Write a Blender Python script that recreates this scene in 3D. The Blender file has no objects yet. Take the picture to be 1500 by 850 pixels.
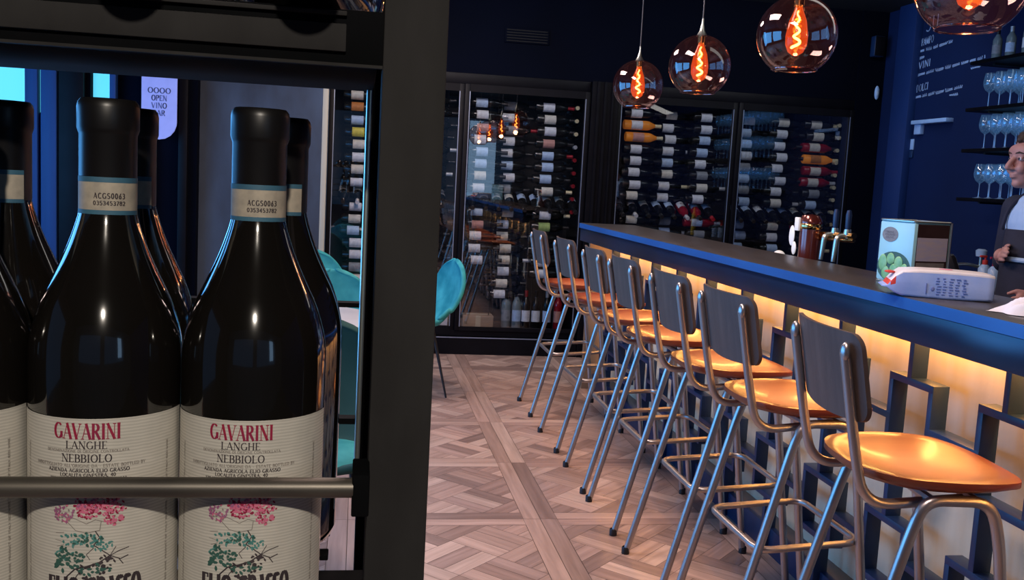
import bpy, math, random
from mathutils import Vector, Matrix
random.seed(7)
PI = math.pi
SC = bpy.context.scene
COL = SC.collection
R = math.radians

# ------------------------------------------------------------------ materials
def mat(name, col, rough=.5, metal=0., spec=.5, noise=None, bump=0., bscale=60, coat=0., emit=None, estr=0.):
    m = bpy.data.materials.new(name); m.use_nodes = True
    nt = m.node_tree; b = nt.nodes['Principled BSDF']
    b.inputs['Base Color'].default_value = (*col, 1)
    b.inputs['Roughness'].default_value = rough
    b.inputs['Metallic'].default_value = metal
    b.inputs['Specular IOR Level'].default_value = spec
    b.inputs['Coat Weight'].default_value = coat
    b.inputs['Coat Roughness'].default_value = .12
    if emit:
        b.inputs['Emission Color'].default_value = (*emit, 1)
        b.inputs['Emission Strength'].default_value = estr
    tc = nt.nodes.new('ShaderNodeTexCoord')
    if noise:
        col2, scale, stretch = noise
        mp = nt.nodes.new('ShaderNodeMapping'); mp.inputs['Scale'].default_value = stretch
        nz = nt.nodes.new('ShaderNodeTexNoise'); nz.inputs['Scale'].default_value = scale; nz.inputs['Detail'].default_value = 6
        rp = nt.nodes.new('ShaderNodeValToRGB')
        rp.color_ramp.elements[0].position = .35; rp.color_ramp.elements[0].color = (*col, 1)
        rp.color_ramp.elements[1].position = .68; rp.color_ramp.elements[1].color = (*col2, 1)
        nt.links.new(tc.outputs['Object'], mp.inputs[0]); nt.links.new(mp.outputs[0], nz.inputs['Vector'])
        nt.links.new(nz.outputs['Fac'], rp.inputs[0]); nt.links.new(rp.outputs[0], b.inputs['Base Color'])
    if bump:
        n2 = nt.nodes.new('ShaderNodeTexNoise'); n2.inputs['Scale'].default_value = bscale; n2.inputs['Detail'].default_value = 4
        bp = nt.nodes.new('ShaderNodeBump'); bp.inputs['Strength'].default_value = bump; bp.inputs['Distance'].default_value = .01
        nt.links.new(tc.outputs['Object'], n2.inputs['Vector']); nt.links.new(n2.outputs['Fac'], bp.inputs['Height'])
        nt.links.new(bp.outputs[0], b.inputs['Normal'])
    return m

def glass(name, tint=(1, 1, 1), refl=.08, ior=1.5, rough=.0, glow=None):
    """thin glass: tinted transparency under a fresnel reflection"""
    m = bpy.data.materials.new(name); m.use_nodes = True
    nt = m.node_tree; nt.nodes.clear()
    o = nt.nodes.new('ShaderNodeOutputMaterial'); mx = nt.nodes.new('ShaderNodeMixShader')
    t = nt.nodes.new('ShaderNodeBsdfTransparent'); t.inputs[0].default_value = (*tint, 1)
    g = nt.nodes.new('ShaderNodeBsdfGlossy'); g.inputs['Roughness'].default_value = rough
    lw = nt.nodes.new('ShaderNodeLayerWeight'); lw.inputs[0].default_value = .5
    f = nt.nodes.new('ShaderNodeMath'); f.operation = 'POWER'; f.inputs[1].default_value = 4.2
    nt.links.new(lw.outputs['Facing'], f.inputs[0])
    a = nt.nodes.new('ShaderNodeMath'); a.operation = 'ADD'; a.use_clamp = True; a.inputs[1].default_value = refl
    nt.links.new(f.outputs[0], a.inputs[0]); nt.links.new(a.outputs[0], mx.inputs[0])
    nt.links.new(t.outputs[0], mx.inputs[1]); nt.links.new(g.outputs[0], mx.inputs[2])
    last = mx
    if glow:
        e = nt.nodes.new('ShaderNodeEmission'); e.inputs[0].default_value = (*glow[0], 1); e.inputs[1].default_value = glow[1]
        ad = nt.nodes.new('ShaderNodeAddShader')
        nt.links.new(mx.outputs[0], ad.inputs[0]); nt.links.new(e.outputs[0], ad.inputs[1]); last = ad
    nt.links.new(last.outputs[0], o.inputs[0])
    return m

def emis(name, col, s):
    m = bpy.data.materials.new(name); m.use_nodes = True
    nt = m.node_tree; nt.nodes.clear()
    o = nt.nodes.new('ShaderNodeOutputMaterial'); e = nt.nodes.new('ShaderNodeEmission')
    e.inputs[0].default_value = (*col, 1); e.inputs[1].default_value = s
    nt.links.new(e.outputs[0], o.inputs[0]); return m

M = {}
M['steel'] = mat('dark_bronzed_steel', (.46, .43, .42), .34, .9, noise=((.38, .35, .34), 9, (1, 1, 1)))
M['rackpost'] = mat('black_coated_rack_steel', (.023, .022, .022), .75, 0, .12, noise=((.031, .030, .030), 30, (1, 1, .3)), bump=.05)
M['rackblack'] = mat('black_rack_steel', (.003, .0035, .004), .85, 0, .05, noise=((.005, .005, .006), 20, (1, 1, 1)))
M['rod'] = mat('worn_steel_rod', (.14, .125, .105), .42, .6, noise=((.09, .08, .07), 60, (.3, 1, 1)))
M['bottle'] = mat('dark_bottle_glass', (.006, .006, .005), .04, 0, .8, coat=.6, noise=((.010, .007, .006), 5, (1, 1, 1)))
M['bottle_soft'] = mat('dark_cellar_bottle', (.006, .006, .006), .18, 0, .5, noise=((.009, .009, .008), 6, (1, 1, 1)))
M['capsule'] = mat('black_capsule_foil', (.005, .005, .006), .36, .0, .45, noise=((.009, .008, .008), 15, (1, 1, 1)))
M['band'] = mat('paper_tax_band', (.50, .44, .35), .7, noise=((.38, .34, .28), 140, (1, 1, 1)))
M['bandblue'] = mat('blue_band_edge', (.05, .16, .24), .6, noise=((.04, .12, .2), 90, (1, 1, 1)))
M['crimson'] = mat('crimson_ink', (.36, .012, .05), .6, noise=((.28, .01, .06), 80, (1, 1, 1)))
M['pink'] = mat('pink_ink', (.75, .20, .30), .6, noise=((.6, .12, .25), 80, (1, 1, 1)))
M['mauve'] = mat('mauve_ink', (.30, .08, .20), .6, noise=((.4, .15, .28), 80, (1, 1, 1)))
M['tealink'] = mat('teal_ink', (.06, .24, .22), .6, noise=((.12, .33, .30), 80, (1, 1, 1)))
M['greenink'] = mat('green_ink', (.03, .10, .08), .6, noise=((.05, .14, .11), 80, (1, 1, 1)))
M['ink'] = mat('dark_ink', (.035, .025, .03), .6, noise=((.06, .045, .05), 80, (1, 1, 1)))
M['greyink'] = mat('grey_ink', (.22, .19, .17), .6, noise=((.3, .27, .24), 80, (1, 1, 1)))
M['navywall'] = mat('navy_wall_paint', (.0008, .0018, .007), .8, 0, .06, noise=((.0006, .0013, .005), 2.5, (1, 1, 1)), bump=.03)
M['bluewall'] = mat('blue_wall_paint', (.0035, .014, .066), .7, 0, .2, noise=((.003, .011, .052), 2, (1, 1, 1)), bump=.03)
M['bluetrim'] = mat('lighter_blue_pilaster', (.010, .032, .13), .5, 0, .3, noise=((.008, .026, .11), 2, (1, 1, 1)))
M['blackframe'] = mat('black_cabinet_frame', (.002, .002, .0035), .5, 0, .14, noise=((.0035, .0035, .006), 8, (1, 1, 1)))
M['frameedge'] = mat('pale_aluminium_edge', (.35, .42, .55), .35, .7, noise=((.28, .35, .5), 12, (1, 1, .2)))
M['cabback'] = mat('dark_grey_cabinet_back', (.035, .033, .034), .6, noise=((.022, .022, .025), 3, (1, 1, 1)))
M['pane'] = glass('cabinet_door_glass', (.93, .95, .97), .11, 1.5)
M['clear'] = glass('clear_tumbler_glass', (.90, .94, .98), .06, 1.5)
M['globe'] = glass('smoky_rose_globe_glass', (.84, .66, .64), .10, 1.5, glow=((.5, .12, .10), .016))  # faint emission stands in for bulb light scattered in the globe
M['bulb'] = glass('amber_bulb_glass', (1., .62, .30), .04, 1.45, glow=((1, .13, .015), .40))
M['filament'] = emis('glowing_filament', (1., .45, .12), 30)
M['chrome'] = mat('brushed_nickel', (.62, .68, .62), .3, .9, noise=((.5, .55, .5), 30, (1, 1, .2)))
M['cord'] = mat('grey_lamp_cord', (.10, .10, .10), .6, noise=((.13, .12, .12), 50, (1, 1, 1)))
M['counter'] = mat('dark_grey_stone_counter', (.050, .044, .042), .30, 0, .5, noise=((.068, .058, .054), 9, (1, .35, 1)), bump=.04)
M['fascia'] = mat('navy_steel_fascia', (.004, .013, .042), .3, .2, .5, noise=((.007, .022, .07), 5, (1, .4, 1)))
M['edgeglint'] = mat('blue_lit_counter_edge', (.02, .13, .42), .3, .1, .6, noise=((.015, .10, .36), 5, (1, .5, 1)))  # blue daylight highlight on the counter edge, put into its colour
M['ply'] = mat('pale_plywood_cladding', (.58, .49, .33), .55, noise=((.74, .65, .47), 3.2, (1, 2.2, .35)), bump=.03)
M['lattice'] = mat('navy_powder_coated_lattice', (.008, .026, .08), .42, 0, .5, noise=((.011, .034, .10), 8, (1, 1, 1)))
M['plinth'] = mat('navy_bar_plinth', (.006, .02, .07), .45, noise=((.008, .025, .08), 5, (1, 1, 1)))
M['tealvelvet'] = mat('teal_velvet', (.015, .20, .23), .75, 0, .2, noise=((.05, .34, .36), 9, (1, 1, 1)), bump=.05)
M['shadedteal'] = mat('shaded_teal_velvet', (.006, .045, .045), .8, 0, .3, noise=((.01, .06, .06), 5, (1, 1, 1)))  # teal velvet with the chair's shade put into the colour
M['blackmetal'] = mat('matt_black_metal', (.012, .012, .014), .45, .2, noise=((.018, .018, .02), 12, (1, 1, 1)))
M['tabletop'] = mat('pale_grey_table_top', (.42, .45, .50), .35, noise=((.36, .39, .45), 4, (1, 1, 1)))
M['concrete'] = mat('grey_blue_concrete', (.055, .078, .115), .8, noise=((.028, .032, .042), 2.2, (1.5, 1, .6)), bump=.15, bscale=14)
M['beige'] = mat('beige_door_trim', (.50, .46, .34), .6, noise=((.42, .38, .28), 6, (1, 1, .3)))
M['skin'] = mat('skin', (.52, .27, .22), .5, 0, .4, noise=((.46, .22, .19), 14, (1, 1, 1)))
M['hair'] = mat('dark_brown_hair', (.035, .018, .012), .6, noise=((.06, .03, .02), 40, (1, 1, 1)), bump=.6, bscale=90)
M['shirt'] = mat('light_blue_shirt', (.50, .66, .85), .7, noise=((.38, .55, .78), 9, (1, 1, 1)), bump=.2, bscale=20)
M['apron'] = mat('black_apron_cloth', (.012, .014, .03), .8, noise=((.02, .022, .045), 9, (1, 1, 1)), bump=.1, bscale=20)
M['white'] = mat('white_paper', (.80, .80, .80), .6, noise=((.70, .72, .75), 12, (1, 1, 1)))
M['whitecloth'] = mat('soft_white_napkin', (.80, .79, .80), .8, noise=((.70, .70, .74), 10, (1, 1, 1)), bump=.2, bscale=30)
M['packblue'] = mat('pale_blue_package_film', (.30, .46, .86), .35, 0, .5, noise=((.42, .56, .90), 14, (1, 1, 1)), bump=.25, bscale=18)
M['packwhite'] = mat('white_package_film', (.82, .80, .80), .35, noise=((.72, .72, .78), 9, (1, 1, 1)), bump=.25, bscale=18)
M['red'] = mat('red_print', (.70, .05, .03), .45, noise=((.60, .04, .03), 20, (1, 1, 1)))
M['printblue'] = mat('navy_print', (.04, .06, .22), .5, noise=((.06, .09, .3), 40, (1, 1, 1)))
M['tinblue'] = mat('pale_aqua_tin_print', (.33, .66, .74), .3, 0, .5, noise=((.38, .72, .78), 8, (1, 1, 1)))
M['tinsilver'] = mat('tin_metal', (.55, .52, .44), .3, .9, noise=((.45, .43, .38), 20, (1, 1, 1)))
M['olive'] = mat('green_olive_print', (.16, .42, .16), .4, noise=((.30, .60, .28), 30, (1, 1, 1)))
M['darkprint'] = mat('dark_brown_print', (.035, .018, .016), .4, noise=((.05, .028, .024), 20, (1, 1, 1)))
M['lilac'] = mat('lilac_print_panel', (.42, .42, .58), .5, noise=((.50, .46, .50), 30, (1, 1, 4)))
M['greyprint'] = mat('grey_print_panel', (.18, .17, .16), .5, noise=((.25, .24, .22), 30, (1, 1, 4)))
M['taprod'] = mat('copper_red_tap_column', (.16, .03, .022), .18, .5, .7, noise=((.24, .06, .045), 6, (1, 1, .3)), coat=.6)
M['brass'] = mat('polished_brass', (.80, .50, .20), .2, 1, noise=((.7, .42, .16), 20, (1, 1, 1)))
M['medal'] = mat('lit_white_medallion', (.8, .8, .78), .4, noise=((.75, .75, .74), 20, (1, 1, 1)), emit=(1, .96, .9), estr=.25)
M['yellow'] = mat('yellow_plastic', (.85, .60, .02), .4, noise=((.75, .52, .02), 20, (1, 1, 1)))
M['soap'] = mat('pale_blue_dispenser', (.35, .48, .65), .25, noise=((.42, .55, .70), 20, (1, 1, 1)))
M['chalk'] = mat('chalk_lettering', (.34, .50, .78), .8, noise=((.42, .58, .85), 90, (1, 1, 1)))
M['devwhite'] = mat('white_wall_device', (.36, .56, .85), .4, noise=((.32, .50, .80), 20, (1, 1, 1)))
M['carton'] = mat('brown_cardboard', (.30, .22, .15), .7, noise=((.26, .18, .12), 6, (1, 1, 1)))
M['curtain'] = mat('blue_curtain_frame', (.006, .055, .20), .6, noise=((.004, .035, .14), 4, (3, 1, .2)))
M['sign'] = mat('violet_lit_sign', (.30, .33, .62), .5, noise=((.25, .28, .55), 12, (1, 1, 1)), emit=(.30, .32, .75), estr=.38)
M['daylight'] = mat('overcast_daylight_pane', (.1, .3, .4), .2, noise=((.1, .3, .4), 3, (1, 1, 1)), emit=(.12, .72, 1.), estr=.95)
M['ceil'] = mat('dark_ceiling_paint', (.006, .007, .011), .8, noise=((.004, .005, .009), 2, (1, 1, 1)))
M['roomwall'] = mat('warm_grey_wall', (.10, .085, .08), .8, noise=((.07, .06, .06), 2, (1, 1, 1)))

# label paper with fine horizontal laid lines
def paper_mat():
    m = mat('laid_cream_label_paper', (.62, .57, .47), .75)
    nt = m.node_tree; b = nt.nodes['Principled BSDF']
    tc = nt.nodes.new('ShaderNodeTexCoord'); w = nt.nodes.new('ShaderNodeTexWave'); w.bands_direction = 'Z'
    w.inputs['Scale'].default_value = 170; w.inputs['Distortion'].default_value = 1.2; w.inputs['Detail'].default_value = 2
    nz = nt.nodes.new('ShaderNodeTexNoise'); nz.inputs['Scale'].default_value = 70
    rp = nt.nodes.new('ShaderNodeValToRGB')
    rp.color_ramp.elements[0].color = (.60, .57, .50, 1); rp.color_ramp.elements[1].color = (.76, .72, .64, 1)
    mx = nt.nodes.new('ShaderNodeMixRGB'); mx.blend_type = 'MULTIPLY'; mx.inputs[0].default_value = .25
    nt.links.new(tc.outputs['Object'], w.inputs['Vector']); nt.links.new(tc.outputs['Object'], nz.inputs['Vector'])
    nt.links.new(w.outputs['Fac'], rp.inputs[0]); nt.links.new(rp.outputs[0], mx.inputs[1]); nt.links.new(nz.outputs['Fac'], mx.inputs[2])
    nt.links.new(mx.outputs[0], b.inputs['Base Color'])
    return m
M['paper'] = paper_mat()

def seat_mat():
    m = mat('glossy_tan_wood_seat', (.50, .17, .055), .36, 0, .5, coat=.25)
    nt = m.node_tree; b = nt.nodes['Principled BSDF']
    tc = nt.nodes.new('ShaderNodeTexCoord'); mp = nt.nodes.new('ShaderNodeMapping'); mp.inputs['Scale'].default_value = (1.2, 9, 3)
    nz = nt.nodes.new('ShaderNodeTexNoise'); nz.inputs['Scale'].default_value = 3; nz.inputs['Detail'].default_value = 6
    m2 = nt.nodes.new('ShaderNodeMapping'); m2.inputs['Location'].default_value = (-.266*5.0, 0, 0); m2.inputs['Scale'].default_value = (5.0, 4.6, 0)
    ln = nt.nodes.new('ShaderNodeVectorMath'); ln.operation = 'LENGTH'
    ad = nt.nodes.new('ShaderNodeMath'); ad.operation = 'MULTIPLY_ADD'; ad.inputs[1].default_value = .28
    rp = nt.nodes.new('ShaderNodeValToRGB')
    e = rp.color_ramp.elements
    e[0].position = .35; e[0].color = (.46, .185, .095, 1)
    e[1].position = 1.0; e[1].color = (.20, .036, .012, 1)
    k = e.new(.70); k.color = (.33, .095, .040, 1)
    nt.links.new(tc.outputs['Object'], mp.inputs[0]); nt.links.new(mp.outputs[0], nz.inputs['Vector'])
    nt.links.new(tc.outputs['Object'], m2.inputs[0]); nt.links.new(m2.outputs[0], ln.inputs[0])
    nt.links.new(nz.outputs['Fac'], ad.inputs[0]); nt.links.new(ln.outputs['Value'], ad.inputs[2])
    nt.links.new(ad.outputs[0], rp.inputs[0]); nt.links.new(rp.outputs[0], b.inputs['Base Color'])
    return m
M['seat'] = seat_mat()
M['backwood'] = mat('dark_stained_backrest_wood', (.075, .055, .048), .48, 0, .35, noise=((.12, .088, .075), 4, (2, 6, .6)), bump=.05)

def floor_mat():
    m = mat('oak_parquet', (.4, .3, .22), .33, 0, .5)
    nt = m.node_tree; b = nt.nodes['Principled BSDF']
    at = nt.nodes.new('ShaderNodeAttribute'); at.attribute_name = 'tint'
    uv = nt.nodes.new('ShaderNodeUVMap'); uv.uv_map = 'plank'
    mp = nt.nodes.new('ShaderNodeMapping'); mp.inputs['Scale'].default_value = (2.5, 38, 1)
    nz = nt.nodes.new('ShaderNodeTexNoise'); nz.inputs['Scale'].default_value = 1; nz.inputs['Detail'].default_value = 8; nz.inputs['Distortion'].default_value = .4
    rp = nt.nodes.new('ShaderNodeValToRGB')
    rp.color_ramp.elements[0].position = .30; rp.color_ramp.elements[0].color = (.55, .52, .50, 1)
    rp.color_ramp.elements[1].position = .70; rp.color_ramp.elements[1].color = (1, 1, 1, 1)
    mx = nt.nodes.new('ShaderNodeMixRGB'); mx.blend_type = 'MULTIPLY'; mx.inputs[0].default_value = .8
    nt.links.new(uv.outputs[0], mp.inputs[0]); nt.links.new(mp.outputs[0], nz.inputs['Vector'])
    nt.links.new(nz.outputs['Fac'], rp.inputs[0]); nt.links.new(at.outputs['Color'], mx.inputs[1]); nt.links.new(rp.outputs[0], mx.inputs[2])
    nt.links.new(mx.outputs[0], b.inputs['Base Color'])
    bp = nt.nodes.new('ShaderNodeBump'); bp.inputs['Strength'].default_value = .08; bp.inputs['Distance'].default_value = .004
    nt.links.new(nz.outputs['Fac'], bp.inputs['Height']); nt.links.new(bp.outputs[0], b.inputs['Normal'])
    return m
M['floor'] = floor_mat()

# ------------------------------------------------------------------ mesh tools
class MB:
    def __init__(s): s.v = []; s.f = []; s.m = []
    def add(s, vs, fs, mi=0):
        b = len(s.v); s.v += [tuple(v) for v in vs]
        for f in fs: s.f.append(tuple(b + i for i in f)); s.m.append(mi)
        return s
    def box(s, x0, x1, y0, y1, z0, z1, mi=0, bev=0.0, T=None):
        if bev:
            b = min(bev, (x1-x0)/2.01, (y1-y0)/2.01, (z1-z0)/2.01)
            import bmesh
            bm = bmesh.new(); bmesh.ops.create_cube(bm, size=1)
            for v in bm.verts: v.co = Vector(((x0+x1)/2+v.co.x*(x1-x0), (y0+y1)/2+v.co.y*(y1-y0), (z0+z1)/2+v.co.z*(z1-z0)))
            bmesh.ops.bevel(bm, geom=bm.edges[:], offset=b, segments=2, affect='EDGES', profile=.5)
            bm.verts.index_update()
            vs = [T @ v.co if T else v.co.copy() for v in bm.verts]; fs = [[v.index for v in f.verts] for f in bm.faces]
            bm.free(); return s.add(vs, fs, mi)
        vs = [Vector((x, y, z)) for z in (z0, z1) for y in (y0, y1) for x in (x0, x1)]
        if T: vs = [T @ v for v in vs]
        return s.add(vs, [(0, 2, 3, 1), (4, 5, 7, 6), (0, 1, 5, 4), (2, 6, 7, 3), (0, 4, 6, 2), (1, 3, 7, 5)], mi)
    def tube(s, pts, r, n=10, mi=0, closed=False, caps=True):
        pts = [Vector(p) for p in pts]; N = len(pts)
        rs = r if isinstance(r, (list, tuple)) else [r]*N
        tan = []
        for i in range(N):
            a = pts[(i-1) % N] if (closed or i) else pts[0]; b = pts[(i+1) % N] if (closed or i < N-1) else pts[-1]
            tan.append((b-a).normalized())
        up = Vector((0, 0, 1)) if abs(tan[0].z) < .9 else Vector((1, 0, 0))
        nrm = (up - tan[0]*up.dot(tan[0])).normalized(); vs = []
        for i in range(N):
            nrm = (nrm - tan[i]*nrm.dot(tan[i])).normalized(); bi = tan[i].cross(nrm)
            for k in range(n):
                a = 2*PI*k/n; vs.append(pts[i] + (nrm*math.cos(a) + bi*math.sin(a))*rs[i])
        fs = []
        for i in range(N if closed else N-1):
            j = (i+1) % N
            for k in range(n): fs.append((i*n+k, i*n+(k+1) % n, j*n+(k+1) % n, j*n+k))
        if caps and not closed: fs += [tuple(range(n))[::-1], tuple((N-1)*n+k for k in range(n))]
        return s.add(vs, fs, mi)
    def lathe(s, prof, n=24, c=(0, 0, 0), mi=0, T=None, a0=0, a1=2*PI):
        full = abs(a1-a0-2*PI) < 1e-6; m = n if full else n+1; vs = []
        for r, z in prof:
            for k in range(m):
                a = a0+(a1-a0)*k/n; p = Vector((r*math.cos(a), r*math.sin(a), z))
                if T: p = T @ p
                vs.append(p+Vector(c))
        fs = []
        for i in range(len(prof)-1):
            for k in range(n):
                k2 = (k+1) % m if full else k+1
                fs.append((i*m+k, i*m+k2, (i+1)*m+k2, (i+1)*m+k))
        return s.add(vs, fs, mi)
    def ell(s, c, r, nu=16, nv=10, mi=0, T=None):
        vs = []; fs = []
        for i in range(nv+1):
            t = PI*i/nv
            for k in range(nu):
                a = 2*PI*k/nu
                p = Vector((r[0]*math.sin(t)*math.cos(a), r[1]*math.sin(t)*math.sin(a), r[2]*math.cos(t)))
                if T: p = T @ p
                vs.append(p+Vector(c))
        for i in range(nv):
            for k in range(nu): fs.append((i*nu+k, (i+1)*nu+k, (i+1)*nu+(k+1) % nu, i*nu+(k+1) % nu))
        return s.add(vs, fs, mi)
    def obj(s, name, mats, parent=None, loc=None, smooth=True, ang=38, mods=None):
        me = bpy.data.meshes.new(name); me.from_pydata(s.v, [], s.f)
        mats = mats if isinstance(mats, (list, tuple)) else [mats]
        for m in mats: me.materials.append(M[m] if isinstance(m, str) else m)
        if len(mats) > 1:
            for p, i in zip(me.polygons, s.m): p.material_index = i
        me.validate(); me.update()
        if smooth:
            me.shade_smooth()
            try: me.set_sharp_from_angle(angle=R(ang))
            except Exception: pass
        o = bpy.data.objects.new(name, me); COL.objects.link(o)
        if parent: o.parent = parent
        if loc: o.location = loc
        return o

def bez(pts, rad, seg=6):
    """polyline with rounded corners"""
    pts = [Vector(p) for p in pts]; out = [pts[0]]
    for i in range(1, len(pts)-1):
        a, b, c = pts[i-1], pts[i], pts[i+1]
        r = min(rad, (a-b).length*.49, (c-b).length*.49)
        p, q = b+(a-b).normalized()*r, b+(c-b).normalized()*r
        for k in range(seg+1):
            t = k/seg; out.append(p*(1-t)**2+b*2*t*(1-t)+q*t*t)
    out.append(pts[-1]); return out

def tag(o, label=None, cat=None, group=None, kind=None):
    if label: o['label'] = label
    if cat: o['category'] = cat
    if group: o['group'] = group
    if kind: o['kind'] = kind
    return o
def thing(name, label, cat, loc=(0, 0, 0), rz=0, group=None):
    o = bpy.data.objects.new(name, None); COL.objects.link(o); o.location = loc; o.rotation_euler = (0, 0, rz)
    o.empty_display_size = .05
    return tag(o, label, cat, group)
def copy_tree(o, parent=None):
    c = o.copy(); COL.objects.link(c); c.parent = parent
    for ch in list(o.children): copy_tree(ch, c)
    return c
def struct(name, mb, m, **k):
    o = mb.obj(name, m, **k); o['kind'] = 'structure'; return o

ORD = ['first', 'second', 'third', 'fourth', 'fifth', 'sixth', 'seventh', 'eighth', 'ninth', 'tenth', 'eleventh', 'twelfth',
       'thirteenth', 'fourteenth', 'fifteenth', 'sixteenth', 'seventeenth', 'eighteenth', 'nineteenth', 'twentieth']

# ------------------------------------------------------------------ stroke lettering
def arc(cx, cy, rx, ry, a0, a1, n=10):
    return [(cx+rx*math.cos(R(a0+(a1-a0)*i/n)), cy+ry*math.sin(R(a0+(a1-a0)*i/n))) for i in range(n+1)]
GL = {
 'A': (.72, [([(.36, 1), (.66, 0)], 'K'), ([(.36, 1), (.06, 0)], 't'), ([(.16, .34), (.56, .34)], 't')]),
 'B': (.6, [([(.12, 0), (.12, 1)], 'K'), ([(.12, 1)]+arc(.3, .76, .2, .24, 90, -90)+[(.12, .52)], 'c'), ([(.12, .52)]+arc(.32, .26, .23, .26, 90, -90)+[(.12, 0)], 'c')]),
 'C': (.66, [(arc(.38, .5, .3, .5, 50, 310, 16), 'c')]),
 'D': (.7, [([(.12, 0), (.12, 1)], 'K'), ([(.12, 1)]+arc(.28, .5, .34, .5, 90, -90, 14)+[(.12, 0)], 'c')]),
 'E': (.58, [([(.12, 0), (.12, 1)], 'K'), ([(.12, 1), (.5, 1), (.5, .86)], 't'), ([(.12, .52), (.42, .52)], 't'), ([(.12, 0), (.52, 0), (.52, .14)], 't')]),
 'F': (.55, [([(.12, 0), (.12, 1)], 'K'), ([(.12, 1), (.5, 1), (.5, .86)], 't'), ([(.12, .52), (.42, .52)], 't')]),
 'G': (.72, [(arc(.38, .5, .31, .5, 50, 330, 18), 'c'), ([(.64, .42), (.64, .08)], 'K')]),
 'H': (.74, [([(.13, 0), (.13, 1)], 'K'), ([(.61, 0), (.61, 1)], 'K'), ([(.13, .52), (.61, .52)], 't')]),
 'I': (.3, [([(.15, 0), (.15, 1)], 'K')]),
 'L': (.56, [([(.12, 0), (.12, 1)], 'K'), ([(.12, 0), (.52, 0), (.52, .16)], 't')]),
 'M': (.9, [([(.12, 0), (.12, 1)], 't'), ([(.12, 1), (.45, .1)], 'K'), ([(.45, .1), (.78, 1)], 't'), ([(.78, 1), (.78, 0)], 'K')]),
 'N': (.76, [([(.12, 0), (.12, 1)], 't'), ([(.12, 1), (.64, 0)], 'K'), ([(.64, 0), (.64, 1)], 't')]),
 'O': (.76, [(arc(.38, .5, .31, .5, 0, 360, 20), 'c')]),
 'P': (.6, [([(.12, 0), (.12, 1)], 'K'), ([(.12, 1)]+arc(.3, .74, .22, .26, 90, -90)+[(.12, .48)], 'c')]),
 'R': (.68, [([(.12, 0), (.12, 1)], 'K'), ([(.12, 1)]+arc(.3, .76, .21, .24, 90, -90)+[(.12, .52)], 'c'), ([(.3, .52), (.6, 0)], 'K')]),
 'S': (.56, [(arc(.28, .76, .2, .24, 40, 270, 10)+arc(.28, .26, .22, .26, 90, -140, 10), 'c')]),
 'T': (.62, [([(.31, 0), (.31, 1)], 'K'), ([(.04, .86), (.04, 1), (.58, 1), (.58, .86)], 't')]),
 'U': (.7, [([(.12, 1), (.12, .3)]+arc(.35, .3, .23, .3, 180, 360, 8)+[(.58, 1)], 'c')]),
 'V': (.7, [([(.06, 1), (.35, 0)], 'K'), ([(.35, 0), (.64, 1)], 't')]),
 'Z': (.6, [([(.08, .86), (.08, 1), (.52, 1)], 't'), ([(.52, 1), (.08, 0)], 'K'), ([(.08, 0), (.54, 0), (.54, .15)], 't')]),
 '0': (.56, [(arc(.28, .5, .21, .5, 0, 360, 16), 'c')]),
 '1': (.36, [([(.18, 0), (.18, 1), (.06, .86)], 'K')]),
 '2': (.56, [(arc(.28, .74, .2, .26, 160, -40, 8)+[(.08, 0), (.5, 0)], 'c')]),
 '3': (.54, [(arc(.26, .76, .2, .24, 140, -90, 8)+arc(.26, .27, .22, .27, 90, -140, 8), 'c')]),
 '4': (.56, [([(.4, 0), (.4, 1), (.06, .3), (.52, .3)], 'c')]),
 '5': (.54, [([(.46, 1), (.14, 1), (.12, .58)]+arc(.26, .3, .21, .3, 100, -140, 10), 'c')]),
 '6': (.56, [([(.42, 1), (.1, .4)]+arc(.28, .28, .19, .28, 160, -200, 12), 'c')]),
 'Y': (.66, [([(.06, 1), (.33, .48)], 'K'), ([(.33, .48), (.60, 1)], 't'), ([(.33, 0), (.33, .48)], 'K')]), 'W': (.9, [([(.06, 1), (.26, 0)], 'K'), ([(.26, 0), (.45, .8)], 't'), ([(.45, .8), (.64, 0)], 'K'), ([(.64, 0), (.84, 1)], 't')]),
 '7': (.54, [([(.06, 1), (.48, 1)], 't'), ([(.48, 1), (.18, 0)], 'K')]),
 '9': (.56, [([(.14, 0), (.46, .6)]+arc(.28, .72, .19, .28, -20, 340, 12), 'c')]),
 '8': (.56, [(arc(.28, .76, .18, .24, 0, 360, 10), 'c'), (arc(.28, .27, .21, .27, 0, 360, 10), 'c')]),
 ',': (.25, [([(.12, .1), (.06, -.12)], 'K')]), '.': (.25, [([(.1, 0), (.1, .1)], 'K')]),
 '-': (.4, [([(.08, .42), (.34, .42)], 't')]), "'": (.22, [([(.1, 1), (.08, .75)], 'K')]), ' ': (.36, []),
}
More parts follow.
